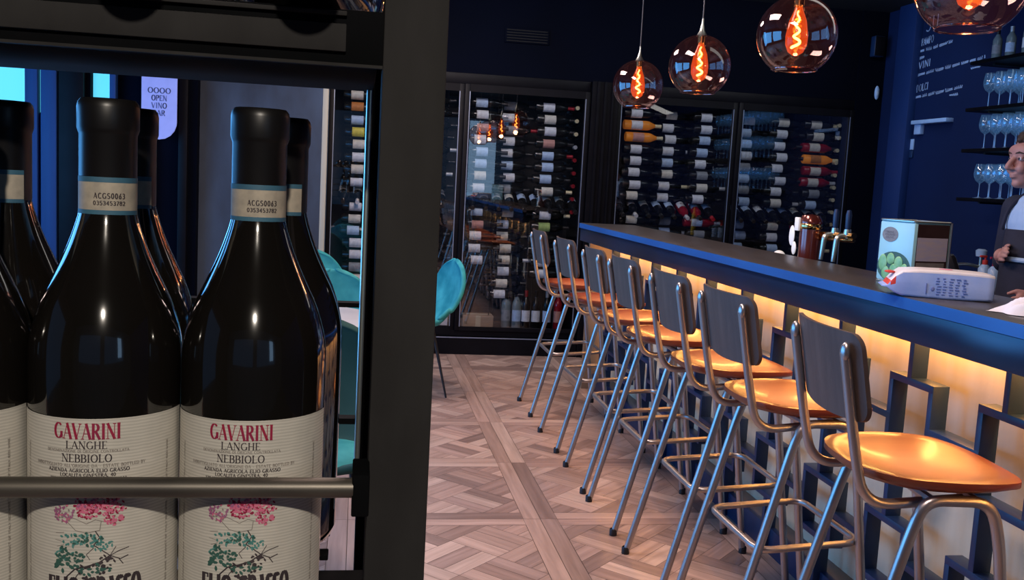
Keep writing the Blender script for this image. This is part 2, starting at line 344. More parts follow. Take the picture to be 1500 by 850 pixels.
def text_quads(txt, W, H, thick=.15, thin=.045, serif=True, gap=.07):
    """(quads, width) of a line of lettering, centred on x=0, base on y=0, W wide and H high"""
    tot = sum(GL[c][0]+gap for c in txt)-gap; sx = W/tot; x = 0; qs = []
    asp = sx/H
    def seg(p, q, w):
        dx, dy = (q[0]-p[0])*sx, (q[1]-p[1])*H; l = math.hypot(dx, dy) or 1e-9
        nx, ny = -dy/l*w*H/2, dx/l*w*H/2; ex, ey = dx/l*w*H*.25, dy/l*w*H*.25
        P = (p[0]*sx, p[1]*H); Q = (q[0]*sx, q[1]*H)
        qs.append([(P[0]+nx-ex, P[1]+ny-ey), (P[0]-nx-ex, P[1]-ny-ey), (Q[0]-nx+ex, Q[1]-ny+ey), (Q[0]+nx+ex, Q[1]+ny+ey)])
    for c in txt:
        w, st = GL[c]
        for pts, k in st:
            P = [(x+a, b) for a, b in pts]
            for p, q in zip(P, P[1:]):
                dx, dy = abs(q[0]-p[0])*sx, abs(q[1]-p[1])*H; l = math.hypot(dx, dy) or 1
                wd = thick if k == 'K' else thin if k == 't' else thin+(thick-thin)*(dy/l)**1.5
                seg(p, q, wd)
            if serif and k in 'Kt' and len(P) == 2 and abs(P[0][1]-P[1][1]) > .8:
                for p in P:
                    if p[1] in (0, 1) and not (c in 'AV' and ((c == 'A') == (p[1] == 1))) and c not in 'M':
                        seg((p[0]-.11, p[1]), (p[0]+.11, p[1]), thin*1.1)
        x += w+gap
    return [[(a-W/2, b) for a, b in q] for q in qs]

# ------------------------------------------------------------------ camera
cam = bpy.data.cameras.new('camera'); co = bpy.data.objects.new('camera', cam); COL.objects.link(co)
F_PX = 1407.
cam.sensor_width = 36; cam.lens = F_PX/1500*36; cam.clip_start = .02
yaw, pit, rol = R(9.266), R(6.4965), R(3.0647)
fw = Vector((math.sin(yaw)*math.cos(pit), math.cos(yaw)*math.cos(pit), -math.sin(pit)))
ri = Vector((math.cos(yaw), -math.sin(yaw), 0)); up = ri.cross(fw)
RR = math.cos(rol)*ri+math.sin(rol)*up; UU = -math.sin(rol)*ri+math.cos(rol)*up
mw = Matrix((RR, UU, -fw)).transposed().to_4x4(); mw.translation = Vector((0, 0, 1.35)); co.matrix_world = mw
SC.camera = co

YB = 7.285      # glass line of the wine wall
XR = 4.10       # blue side wall
CZ = 2.83
XL, YN = -3.0, -3.2

# ------------------------------------------------------------------ floor (patterned parquet panels, one mesh)
def clip(poly, x0, x1, y0, y1):
    def cut(P, ins, inter):
        out = []
        for i in range(len(P)):
            a, b = P[i-1], P[i]
            if ins(b):
                if not ins(a): out.append(inter(a, b))
                out.append(b)
            elif ins(a): out.append(inter(a, b))
        return out
    def ix(c):
        return lambda a, b: (c, a[1]+(b[1]-a[1])*(c-a[0])/(b[0]-a[0]))
    def iy(c):
        return lambda a, b: (a[0]+(b[0]-a[0])*(c-a[1])/(b[1]-a[1]), c)
    for ins, it in ((lambda p: p[0] >= x0, ix(x0)), (lambda p: p[0] <= x1, ix(x1)), (lambda p: p[1] >= y0, iy(y0)), (lambda p: p[1] <= y1, iy(y1))):
        if not poly: return []
        poly = cut(poly, ins, it)
    return poly
def build_floor():
    vs, fs, uvs, tints = [], [], [], []
    def tint():
        base = random.choice([(.40, .275, .225), (.47, .335, .275), (.34, .23, .19), (.52, .385, .32), (.27, .185, .155), (.44, .31, .255), (.37, .26, .22)])
        k = random.uniform(.95, 1.25); return (base[0]*k, base[1]*k, base[2]*k, 1)
    def plank(poly, ang, t=None):
        if len(poly) < 3: return
        b = len(vs); c, s_ = math.cos(ang), math.sin(ang); off = random.uniform(0, 40)
        for x, y in poly: vs.append((x, y, 0)); 
        fs.append(tuple(range(b, b+len(poly)))); uvs.append([(x*c+y*s_+off, -x*s_+y*c+off) for x, y in poly]); tints.append(t or tint())
    P = .767; g = .0012; bw = .070
    ox, oy = .765, 3.674
    for i in range(-5, 6):
        for j in range(-6, 6):
            X0, Y0 = ox+i*P, oy+j*P; X1, Y1 = X0+P, Y0+P
            if X1 < XL or X0 > XR+.2 or Y1 < -1.5 or Y0 > YB+.6: continue
            plank([(X0+g, Y0+g), (X0+bw-g, Y0+g), (X0+bw-g, Y1-g), (X0+g, Y1-g)], PI/2)
            plank([(X1-bw+g, Y0+g), (X1-g, Y0+g), (X1-g, Y1-g), (X1-bw+g, Y1-g)], PI/2)
            plank([(X0+bw, Y0+g), (X1-bw, Y0+g), (X1-bw, Y0+bw-g), (X0+bw, Y0+bw-g)], 0)
            plank([(X0+bw, Y1-bw+g), (X1-bw, Y1-bw+g), (X1-bw, Y1-g), (X0+bw, Y1-g)], 0)
            a0, a1, b0, b1 = X0+bw, X1-bw, Y0+bw, Y1-bw; cx, cy = (a0+a1)/2, (b0+b1)/2
            # diagonal basket weave: blocks of three slats turned in alternation
            w = .0738; B = w*3
            c45 = math.cos(PI/4)
            for p in range(-4, 5):
                for q in range(-4, 5):
                    for k in range(3):
                        if (p+q) % 2 == 0: r = (p*B, p*B+B, q*B+k*w, q*B+k*w+w); an = 0
                        else: r = (p*B+k*w, p*B+k*w+w, q*B, q*B+B); an = PI/2
                        e = g*.8; r = (r[0]-B/2+e, r[1]-B/2-e, r[2]-B/2+e, r[3]-B/2-e)
                        poly = [(cx+(x-y)*c45, cy+(x+y)*c45) for x, y in ((r[0], r[2]), (r[1], r[2]), (r[1], r[3]), (r[0], r[3]))]
                        poly = clip(poly, a0+g, a1-g, b0+g, b1-g)
                        plank(poly, an+PI/4)
    b = len(vs)
    for x, y in ((XL-.2, YN-.2), (XR+.3, YN-.2), (XR+.3, YB+.7), (XL-.2, YB+.7)): vs.append((x, y, -.0015))
    fs.append((b, b+1, b+2, b+3)); uvs.append([(0, 0)]*4); tints.append((.10, .065, .05, 1))
    me = bpy.data.meshes.new('floor'); me.from_pydata(vs, [], fs)
    uvl = me.uv_layers.new(name='plank'); ca = me.color_attributes.new('tint', 'FLOAT_COLOR', 'CORNER')
    uvl = me.uv_layers['plank']; ca = me.color_attributes['tint']
    li = 0
    for u, t in zip(uvs, tints):
        for q in u: uvl.data[li].uv = q; ca.data[li].color = t; li += 1
    me.materials.append(M['floor']); o = bpy.data.objects.new('floor', me); COL.objects.link(o); o['kind'] = 'structure'
build_floor()

# ------------------------------------------------------------------ room shell
struct('ceiling', MB().box(XL-.15, XR+.15, YN-.15, YB+.7, CZ, CZ+.1), 'ceil')
wb = MB().box(-.29, XR, YB, YB+.6, 2.13, CZ)
wb.box(XR-.22, XR, YB-.02, YB+.6, 0, CZ)
struct('wall_back', wb, 'navywall')
struct('wall_right', MB().box(XR, XR+.15, YN, YB+.6, 0, CZ), 'bluewall')
struct('trim_1', MB().box(XR-.06, XR, 6.78, 7.02, 0, CZ, bev=.004), 'bluetrim')
struct('trim_2', MB().box(1.72, 1.925, YB-.04, YB+.5, 0, 2.13).box(1.755, 1.775, YB-.06, YB-.04, 0, 2.13).box(1.81, 1.83, YB-.06, YB-.04, 0, 2.13).box(1.87, 1.885, YB-.06, YB-.04, 0, 2.13), 'blackframe')
struct('trim_3', MB().box(-.285, -.245, YB-.12, YB-.02, 0, CZ, bev=.004), 'beige')
struct('wall_rear', MB().box(XL-.15, XR+.15, YN-.15, YN, 0, .75).box(XL-.15, XR+.15, YN-.15, YN, 2.45, CZ).box(XL-.15, -2.2, YN-.15, YN, .75, 2.45).box(.1, .5, YN-.15, YN, .75, 2.45).box(2.8, XR+.15, YN-.15, YN, .75, 2.45), 'roomwall')
struct('wall_left', MB().box(XL-.15, XL, YN, -1.4, 0, CZ).box(XL-.15, XL, -1.4, 6.2, 0, .5).box(XL-.15, XL, -1.4, 6.2, 2.4, CZ).box(XL-.15, XL, 1.2, 1.5, .5, 2.4).box(XL-.15, XL, 3.8, 4.1, .5, 2.4).box(XL-.15, XL, 6.2, YB+.7, 0, CZ), 'roomwall')
# concrete return beside the wine wall, and dark glazed entrance left of it
struct('wall_concrete', MB().box(-1.135, -.285, YB-.12, YB+.6, 0, CZ), 'concrete')
struct('wall_entrance', MB().box(XL-.1, -2.05, 7.05, YB+.6, 0, 1.64).box(XL-.1, -1.135, 7.05, YB+.6, 2.3, CZ).box(-1.71, -1.135, 7.05, YB+.6, 0, 2.3).box(-2.10, -1.84, 7.05, YB+.6, 0, 2.3).box(-1.84, -1.71, 7.05, YB+.6, 0, 1.64), 'navywall')
win = MB().box(-1.84, -1.71, 7.12, 7.13, 1.64, 2.3)
struct('window_1', win, 'daylight')
struct('window_2', MB().box(XL-.1, -2.10, 7.12, 7.13, 1.64, 2.3), 'daylight')
fr = MB()
for x0, x1 in ((-2.24, -2.16), (-2.14, -2.04), (-1.70, -1.66)): fr.box(x0, x1, 6.98, 7.05, 0, 2.3, bev=.005)
struct('trim_4', fr, 'curtain')
fr = MB()
for x0, x1 in ((-2.03, -1.87), (-1.5, -1.42), (-1.25, -1.19)): fr.box(x0, x1, 6.99, 7.05, 0, 2.3, bev=.005)
struct('trim_5', fr, 'blackframe')

# oval sign hanging in the entrance
sg = MB()
pts = [(-.115, .32), (-.115, -.10)] + [(.0+.115*math.cos(R(a)), -.10+.12*math.sin(R(a))) for a in range(190, 351, 20)] + [(.115, -.10), (.115, .32)]
sg.add([(x, 0, z) for x, z in pts]+[(x, .012, z) for x, z in pts], [tuple(range(len(pts))), tuple(range(len(pts), 2*len(pts)))[::-1]] + [(i, (i+1) % len(pts), (i+1) % len(pts)+len(pts), i+len(pts)) for i in range(len(pts))])
s = thing('hanging_sign', 'violet rounded sign with faint dark lettering hanging in the dark entrance', 'sign', (-1.36, 6.9, 1.72))
sg.obj('sign_plate', 'sign', s)
lt = MB()
for j, (tx, w) in enumerate((('OOOO', .15), ('OPEN', .10), ('VINO', .10), ('BAR', .08))):
    for q in text_quads(tx, w, .035, .2, .1, False): lt.add([(a, -.002, .09-j*.05+b) for a, b in q], [(0, 1, 2, 3)])
lt2 = lt.obj('sign_lettering', mat('faint_violet_print', (.10, .12, .30), .6, noise=((.14, .16, .34), 40, (1, 1, 1))), s)
# cords that hold the sign
for x in (-.09, .09): MB().tube([(x, .006, .32), (x, .006, CZ-1.72)], .002, 6).obj('hanging_cord', 'cord', s)

# ------------------------------------------------------------------ wine cabinets
def cabinet(x0, x1, mull, label):
    t = thing('wine_cabinet', label, 'cabinet', ((x0+x1)/2, YB, 0)); cx = (x0+x1)/2
    D = .5
    L = lambda m: m
    MB().box(x0-cx, x1-cx, D-.02, D, .0, 2.13).obj('back_panel', 'cabback', t)
    MB().box(x0-cx, x0-cx+.02, .03, D-.02, .14, 2.05).obj('side_panel', 'blackframe', t); MB().box(x1-cx-.02, x1-cx, .03, D-.02, .14, 2.05).obj('side_panel', 'blackframe', t)
    MB().box(x0-cx, x1-cx, -.0, D-.02, 2.05, 2.13, bev=.004).obj('header', 'blackframe', t)
    pl = MB().box(x0-cx, x1-cx, -.03, D-.02, 0, .13).box(x0-cx, x1-cx, 0, D-.02, .14, .185).obj('plinth', 'blackframe', t)
    MB().box(x0-cx+.02, x1-cx-.02, -.034, -.028, .128, .136).obj('plinth_trim', 'frameedge', pl)
    MB().box(x0-cx+.02, x1-cx-.02, .06, D-.02, 1.135, 1.155).obj('shelf', 'blackframe', t)
    xs = [x0]+list(mull)+[x1]
    for i in range(len(xs)-1):
        a, b = xs[i]-cx, xs[i+1]-cx; dy = -.02 if i % 2 else 0.0
        al = .04
        d = MB().box(a, a+al, dy, dy+.025, .185, 2.05, bev=.003).box(b-al, b, dy, dy+.025, .185, 2.05, bev=.003).box(a+al, b-al, dy, dy+.025, 1.995, 2.05).box(a+al, b-al, dy, dy+.025, .185, .215).obj('door', 'blackframe', t)
        MB().box(a+al, b-al, dy+.012, dy+.013, .215, 1.995).obj('pane', 'pane', d)
        MB().box(a+al-.006, a+al, dy-.003, dy, .215, 1.995).obj('edge_strip', 'frameedge', d); MB().box(b-al, b-al+.006, dy-.003, dy, .215, 1.995).obj('edge_strip', 'frameedge', d)
    return t, cx
cabL, cxL = cabinet(-.243, 1.715, [.752], 'tall black glazed wine cabinet on the back wall, left of the ribbed pillar')
cabR, cxR = cabinet(1.93, 3.88, [2.91], 'tall black glazed wine cabinet on the back wall, behind the bar')

# bottle prototypes (axis +Z, base at origin)
BP = [(0, 0), (.034, .0), (.037, .004), (.037, .185), (.034, .205), (.022, .232), (.0145, .252), (.0135, .262), (.0135, .300)]
CP = [(.0142, .250), (.0148, .252), (.0148, .288), (.0158, .290), (.0158, .302), (.0, .302)]
labmats = {}
for nm, c in dict(white=(.80, .80, .82), cream=(.78, .72, .6), yellow=(.75, .62, .06), green=(.42, .55, .16), blush=(.62, .30, .24), paleblue=(.50, .64, .84), grey=(.30, .31, .32), orange=(.62, .22, .05)).items():
    labmats[nm] = mat(nm+'_bottle_label', c, .6, noise=(tuple(k*.72 for k in c), 38, (1, 1, 1)))
capm = {}
for nm, c in dict(black=(.012, .012, .014), red=(.35, .01, .02), silver=(.5, .5, .5), gold=(.85, .72, .42)).items():
    capm[nm] = mat(nm+'_capsule', c, .35, .3, noise=(tuple(k*.8 for k in c), 30, (1, 1, 1)))
glm = {'dark': M['bottle_soft'], 'amber': mat('amber_spirit_glass', (.55, .16, .015), .1, 0, .6, noise=((.75, .28, .03), 12, (1, 1, 1)), emit=(1, .28, .03), estr=.12),  # amber glass emits in place of light showing through from behind
       'ruby': mat('ruby_bottle_glass', (.22, .006, .012), .1, 0, .6, noise=((.32, .01, .02), 12, (1, 1, 1))),
       'clearg': mat('pale_bottle_glass', (.16, .20, .20), .1, 0, .6, noise=((.22, .26, .26), 12, (1, 1, 1)))}
_bm = MB().lathe(BP, 16).obj('tmp', 'bottle_soft'); body_me = _bm.data; bpy.data.objects.remove(_bm)
_bm = MB().lathe(CP, 12).obj('tmp', 'capsule'); cap_me = _bm.data; bpy.data.objects.remove(_bm)
_bm = MB().lathe([(.0376, .055), (.0376, .145)], 14, a0=-PI/2-1.15, a1=-PI/2+1.15).obj('tmp', 'white'); lab_me = _bm.data; bpy.data.objects.remove(_bm)
mesh_cache = {}
def mesh_with(me, m):
    k = (me.name, m.name)
    if k not in mesh_cache:
        c = me.copy(); c.materials.clear(); c.materials.append(m); mesh_cache[k] = c
    return mesh_cache[k]
def wine_bottle(label, group, mtx, lab='white', cap='black', gl='dark', name='wine_bottle'):
    t = bpy.data.objects.new(name, None); COL.objects.link(t); t.matrix_world = mtx; t.empty_display_size = .05
    tag(t, label, 'bottle', group)
    for nm, me, m in (('glass_body', body_me, glm[gl]), ('capsule', cap_me, capm[cap]), ('paper_label', lab_me, labmats[lab])):
        o = bpy.data.objects.new(nm, mesh_with(me, m)); COL.objects.link(o); o.parent = t
    return t
def lying(x, y, z, roll=0):   # base at x, neck toward +X, label toward the viewer
    return Matrix.Translation((x, y, z)) @ Matrix.Rotation(R(90), 4, 'Y') @ Matrix.Rotation(roll, 4, 'Z')
def pick(seq, w): return random.choices(seq, w)[0]
rails = {id(cabL): (MB(), cabL, cxL), id(cabR): (MB(), cabR, cxR)}
def column(cab, cname, colname, x0, rows, depth=.10, z_top=1.925, special=None):
    mb, t, cx = rails[id(cab)]
    for xr in (x0+.05, x0+.235): mb.tube([(xr-cx, depth+.048, .19), (xr-cx, depth+.048, 2.04)], .004, 6)
    n = 0
    for r in rows:
        z = z_top-.0922*r
        dx = random.uniform(-.018, .018)
        sp = (special or {}).get(r, {})
        if sp.get('skip'): continue
        lab = sp.get('lab') or pick(['white', 'cream', 'paleblue', 'grey', 'blush'], [5, 3, 4, 1, .5])
        cap = sp.get('cap') or pick(['black', 'red', 'silver', 'gold'], [9, .8, .8, .4])
        g = sp.get('gl', 'dark')
        wine_bottle('%s-labelled %s bottle lying %s from top, %s, %s' % (lab.replace('paleblue', 'pale blue'), {'dark': 'dark', 'amber': 'glowing amber', 'ruby': 'ruby red', 'clearg': 'clear'}[g], ORD[n], colname, cname),
                    'bottles lying in the wine cabinets', lying(x0+dx, YB+depth, z, random.uniform(-.35, .35)), lab, cap, g)
        for xr in (x0+.05, x0+.235):
            mb.tube([(xr-cx, depth+.048, z-(.041 if xr < x0+.1 else .041)), (xr-cx, depth-.035, z-.041)], .0035, 6)
        n += 1
up_rows = list(range(0, 8)); low_rows = list(range(9, 17))
column(cabL, 'first cabinet door', 'left column', -.13, up_rows+low_rows, special={1: dict(lab='orange'), 3: dict(lab='yellow')})
column(cabL, 'first cabinet door', 'middle column', .14, up_rows+low_rows)
column(cabL, 'first cabinet door', 'right column', .41, up_rows+low_rows)
column(cabL, 'second cabinet door', 'left column', .80, up_rows+low_rows[:5], special={0: dict(lab='paleblue'), 2: dict(lab='blush'), 4: dict(lab='paleblue')})
column(cabL, 'second cabinet door', 'middle column', 1.03, up_rows+low_rows, depth=.19, special={0: dict(lab='grey')})
column(cabL, 'second cabinet door', 'right column', 1.32, up_rows+low_rows[:6], special={0: dict(cap='red', lab='white'), 3: dict(lab='blush'), 4: dict(cap='red'), 10: dict(lab='green')})
column(cabR, 'third cabinet door', 'left column', 2.03, up_rows+[9, 10, 11], special={1: dict(gl='amber', cap='gold'), 2: dict(gl='amber', cap='gold', lab='blush')})
column(cabR, 'third cabinet door', 'middle column', 2.31, up_rows+[9, 10, 11], depth=.19)
column(cabR, 'third cabinet door', 'right column', 2.57, up_rows+[9, 10, 11], special={9: dict(gl='ruby')})
column(cabR, 'fourth cabinet door', 'left column', 2.965, up_rows+[9, 10, 11], depth=.19)
column(cabR, 'fourth cabinet door', 'middle column', 3.22, up_rows+[9, 10, 11], special={0: dict(lab='cream')})
column(cabR, 'fourth cabinet door', 'right column', 3.52, up_rows+[9, 10, 11], special={0: dict(lab='cream', cap='gold'), 1: dict(lab='cream', cap='gold'), 2: dict(gl='ruby', lab='cream'), 3: dict(gl='amber', lab='orange', cap='gold'), 4: dict(gl='ruby', lab='cream', cap='red'), 5: dict(gl='ruby', lab='cream', cap='silver')})
# end-on bottles, necks to the viewer, along the right edges
for cname, x, caps in (('second cabinet door', 1.635, ['gold', 'gold', 'gold', 'silver', 'red', 'red', 'red', 'red', 'red']), ('fourth cabinet door', 3.80, ['gold']*9)):
    for r, c in enumerate(caps):
        mtx = Matrix.Translation((x, YB+.36, 1.93-.1*r)) @ Matrix.Rotation(R(90), 4, 'X')
        wine_bottle('%s capped bottle end facing the room, %s down right edge, %s' % ({'gold': 'pale gold'}.get(c, c), ORD[r], cname), 'end-on bottles', mtx, 'grey', c)
for x, cab in ((1.635, cabL), (3.80, cabR)):
    for r in range(9):
        for dx in (-.03, .03): rails[id(cab)][0].tube([(x+dx-rails[id(cab)][2], .1, 1.93-.1*r-.032), (x+dx-rails[id(cab)][2], .48, 1.93-.1*r-.032)], .003, 6)
for mb, t, cx in rails.values(): mb.obj('peg_rail', 'blackmetal', t)
# display row leaning on the shelf
def display(x, z=1.155, d=.10):
    return Matrix.Translation((x, YB+d+.16, z+.085)) @ Matrix.Rotation(R(112), 4, 'X') @ Matrix.Rotation(R(180), 4, 'Z')
k = 0
for cname, xs in (('first cabinet door', [-.12+.105*i for i in range(8)]), ('second cabinet door', [.85+.10*i for i in range(9)]), ('third cabinet door', [2.03+.105*i for i in range(8)]), ('fourth cabinet door', [3.0+.105*i for i in range(8)])):
    for i, x in enumerate(xs):
        lab = pick(['white', 'paleblue', 'cream'], [3, 3, 1])
        wine_bottle('%s-labelled bottle tilted neck first on shelf, %s from left, %s' % (lab.replace('paleblue', 'pale blue'), ORD[i], cname), 'display row of tilted bottles', display(x), lab, pick(['black', 'silver', 'red'], [9, 1, .6]), 'ruby' if (cname.startswith('third') and i in (5, 6)) else 'dark')
# standing bottles and a carton on the cabinet floor
for i, (x, lab, cap, g) in enumerate([(1.18, 'grey', 'silver', 'clearg'), (1.265, 'paleblue', 'black', 'clearg'), (1.34, 'white', 'red', 'dark'), (1.42, 'white', 'black', 'dark'), (1.51, 'paleblue', 'silver', 'dark'), (1.60, 'blush', 'red', 'ruby')]):
    wine_bottle('%s bottle standing on the cabinet floor, %s from the left beside the carton' % ({'dark': 'dark', 'clearg': 'clear', 'ruby': 'ruby red'}[g], ORD[i]), 'standing bottles', Matrix.Translation((x, YB+.2, .185)), lab, cap, g)
c = MB().box(-.12, .12, -.09, .09, 0, .10, bev=.002).obj('body', 'carton'); 
t = thing('cardboard_carton', 'small brown cardboard carton on the cabinet floor behind the second glass door', 'box', (.95, YB+.2, .185)); c.parent = t
MB().box(-.12, .12, -.02, .02, .1, .101).box(-.02, .02, -.0915, -.09, .0, .1).obj('sealing_tape', 'beige', t)
t = thing('cardboard_carton', 'pale carton low behind the far left glass door', 'box', (.58, YB+.2, .185)); 
MB().box(-.13, .13, -.09, .09, 0, .12, bev=.002).obj('body', 'whitecloth', t)
MB().box(-.13, .13, -.02, .02, .12, .121).obj('sealing_tape', 'beige', t)

# fittings above the wine wall
g = thing('vent_grille', 'dark navy slatted vent grille high on the navy wall', 'vent', (1.20, YB, 2.43))
MB().box(-.17, .17, -.012, 0, -.055, .055, bev=.003).obj('frame', 'navywall', g)
mb = MB()
for i in range(5): mb.box(-.155, .155, -.018, -.012, -.045+i*.02, -.037+i*.02)
mb.obj('slats', 'blackframe', g)
sp = thing('wall_speaker', 'small dark wall speaker high in the corner above the cabinets', 'speaker', (3.99, YB-.02, 2.55))
MB().box(-.045, .045, -.09, -.02, -.08, .08, bev=.01).obj('cabinet', 'lattice', sp)
MB().box(-.04, .04, -.094, -.09, -.075, .075, bev=.002).obj('grille', 'blackframe', sp)
MB().box(-.01, .01, -.02, 0, -.02, .02).obj('bracket', 'blackmetal', sp)
th = thing('thermostat', 'small white rounded wall control on the dark wall beside the blue wall', 'wall control', (4.045, YB-.02, 2.2))
MB().ell((0, -.008, 0), (.020, .012, .055), 16, 12).obj('housing', 'devwhite', th)
MB().ell((0, -.019, -.005), (.010, .005, .025), 12, 8).obj('button', 'soap', th)
sw = thing('wall_light_switch', 'narrow white light switch on the blue wall below the white ledge', 'switch', (XR, 6.76, 1.77))
MB().box(-.012, 0, -.02, .02, -.03, .05, bev=.003).obj('plate', 'devwhite', sw)
MB().box(-.012, 0, -.02, .02, -.09, -.035, bev=.003).obj('lower_plate', 'lattice', sw)
ld = thing('wall_bracket_light', 'white horizontal ledge light fixed to the blue wall below the chalk writing', 'wall light', (XR, 6.5, 1.935))
MB().box(-.06, 0, -.22, .22, -.012, .016, bev=.003).obj('bar', 'devwhite', ld)
MB().box(-.035, 0, .13, .21, -.085, -.012, bev=.004).obj('mount', 'devwhite', ld)

# chalk writing on the blue wall
def scribble(mb, y0, z0, L, rise, amp, per, w, X):
    """joined-up handwriting: a thin ribbon along -Y"""
    n = int(L/per*8); pts = []
    ph = random.uniform(0, 6)
    for i in range(n+1):
        s_ = i/n*L; wv = amp*math.sin(2*PI*s_/per+ph)*(.55+.45*math.sin(s_*37+ph)); pts.append((y0-s_-.3*amp*math.cos(2*PI*s_/per+ph), z0+rise*s_+wv))
    for a, b in zip(pts, pts[1:]):
        dx, dz = b[0]-a[0], b[1]-a[1]; l = math.hypot(dx, dz) or 1; nx, nz = -dz/l*w/2, dx/l*w/2
        mb.add([(X, a[0]+nx, a[1]+nz), (X, a[0]-nx, a[1]-nz), (X, b[0]-nx, b[1]-nz), (X, b[0]+nx, b[1]+nz)], [(0, 1, 2, 3)])
X = XR-.002
wr = thing('chalk_menu', 'pale chalk menu handwriting in three paragraphs on the blue side wall', 'wall writing', (XR, 6.4, 2.2))
def ch(name, mb):
    for i, v in enumerate(mb.v): mb.v[i] = (v[0]-XR, v[1]-6.4, v[2]-2.2)
    return mb.obj(name, 'chalk', wr, smooth=False)
mb = MB()
for q in text_quads('SU', .16, .10, .10, .08, False): mb.add([(X, 6.66-a, 2.61+b+.05*a) for a, b in q], [(0, 1, 2, 3)])
ch('title_lettering', mb)
for tx, y, z, lines in (('PAMPO', 6.70, 2.515, [(2.475, .42), (2.425, .10)]), ('VINI', 6.71, 2.345, [(2.30, .82)]), ('DOLCI', 6.71, 2.175, [(2.135, .60)])):
    mb = MB()
    for q in text_quads(tx, .15, .05, .16, .12, False): mb.add([(X, y-a, z+b+.08*a) for a, b in q], [(0, 1, 2, 3)])
    ch('heading_lettering', mb)
    for zz, L in lines:
        mb = MB()
        p = y+.09
        while L > 0:
            w = min(L, random.uniform(.07, .13)); s0 = y+.09-p
            scribble(mb, p, zz+.055*s0, w-.02, .055, .010, .020, .009, X); scribble(mb, p, zz-.008+.055*s0, w-.02, .055, .007, .015, .008, X); p -= w; L -= w
        ch('handwritten_line', mb)
    if tx != 'PAMPO':
        mb = MB(); scribble(mb, p+.16, zz-.02, .10, .02, .008, .02, .010, X)
        ch('handwritten_line', mb)

# ------------------------------------------------------------------ wall shelves with glasses
ST = [(0, 0), (.034, 0), (.035, .002), (.012, .006), (.0035, .012), (.003, .085), (.006, .093), (.026, .108), (.038, .132), (.041, .155), (.037, .185), (.031, .212)]
GB = ST
_o = MB().lathe(ST[:7], 14).obj('tmp', 'clear'); foot_me = _o.data; bpy.data.objects.remove(_o)
_o = MB().lathe(ST[6:], 16).obj('tmp', 'clear'); bowl_me = _o.data; bpy.data.objects.remove(_o)
M['stemglass'] = mat('bright_glass_stem', (.35, .50, .68), .1, .2, .8, noise=((.28, .42, .6), 30, (1, 1, 1)))
foot_me.materials.clear(); foot_me.materials.append(M['stemglass'])
M['bowlglass'] = glass('wine_glass_bowl', (.80, .88, .96), .14, 1.5, .02, glow=((.10, .25, .5), .10))  # bowls emit a faint blue in place of daylight caught by the glass
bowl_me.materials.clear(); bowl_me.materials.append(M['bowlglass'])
def stem_glass(x, y, z, label, group, s=1.0):
    t = thing('wine_glass', label, 'glass', (x, y, z), 0, group); t.scale = (s, s, s)
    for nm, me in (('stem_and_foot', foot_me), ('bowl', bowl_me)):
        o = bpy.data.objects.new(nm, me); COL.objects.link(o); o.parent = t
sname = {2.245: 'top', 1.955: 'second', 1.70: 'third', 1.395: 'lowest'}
for z in (2.245, 1.955, 1.70, 1.395):
    t = thing('wall_shelf', '%s of the four dark shelves fixed to the blue wall behind the bar' % sname[z], 'shelf', (XR, 4.2, z))
    MB().box(-.34, 0, -1.45, 1.45, -.022, 0, bev=.003).obj('board', 'blackframe', t)
    for y in (-1.3, 0, 1.3): MB().box(-.28, 0, y-.01, y+.01, -.034, -.022).obj('bracket', 'blackmetal', t)
    if z > 2.2: continue
    for row, x in (('front', XR-.27), ('middle', XR-.165), ('back', XR-.06)):
        for i in range(11 if row != 'back' else 8):
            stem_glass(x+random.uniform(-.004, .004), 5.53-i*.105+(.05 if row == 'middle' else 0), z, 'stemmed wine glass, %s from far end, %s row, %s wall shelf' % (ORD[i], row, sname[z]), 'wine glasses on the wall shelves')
for i, (x, y, lab, g, sc) in enumerate([(3.83, 5.50, 'grey', 'clearg', .6), (3.85, 5.40, 'paleblue', 'clearg', .62), (3.95, 5.33, 'white', 'dark', .9), (3.83, 5.22, 'white', 'clearg', .66), (3.95, 5.12, 'cream', 'dark', .9), (3.83, 5.04, 'cream', 'clearg', .75), (3.93, 4.9, 'white', 'dark', 1)]):
    b = wine_bottle('%s bottle, %s label, %s from far end of the top wall shelf' % ({'dark': 'dark', 'clearg': 'small clear'}[g], lab.replace('paleblue', 'pale blue'), ORD[i]), 'bottles on the top wall shelf', Matrix.Translation((x, y, 2.245)) @ Matrix.Rotation(R(-60), 4, 'Z') @ Matrix.Diagonal((sc*1.25, sc*1.25, sc, 1)), lab, 'silver' if i % 2 else 'black', g, 'spirit_bottle')

# ------------------------------------------------------------------ bar
BY0, BY1 = .55, 6.15
bar = thing('bar_counter', 'long bar with dark stone top and lit plywood front behind navy fretwork', 'bar', (1.6, 3.3, 0))
def BO(mb, name, m, parent=bar, **k):
    mb.v = [(a-1.6, b-3.3, c) for a, b, c in mb.v]; return mb.obj(name, m, parent, **k)
BO(MB().box(1.432, 1.80, BY0, BY1, 1.066, 1.10, bev=.004), 'countertop', 'counter')
BO(MB().box(1.427, 1.432, BY0, BY1, 1.068, 1.098), 'counter_edge', 'edgeglint')
BO(MB().box(1.436, 1.49, BY0, BY1, .985, 1.066, bev=.002), 'fascia', 'fascia')
BO(MB().box(1.49, 1.80, BY0, BY1, 1.03, 1.066), 'underside_board', 'blackframe')
BO(MB().box(1.655, 1.675, BY0, BY1-.02, .10, 1.03), 'plywood_panel', 'ply')
BO(MB().box(1.675, 1.80, BY0, BY1, .0, 1.03), 'carcass', 'blackframe')
BO(MB().box(1.57, 1.675, BY0, BY1, 0, .10, bev=.003), 'plinth', 'plinth')
BO(MB().box(1.50, 1.66, BY1-.03, BY1, .0, 1.03), 'end_panel', 'carton')
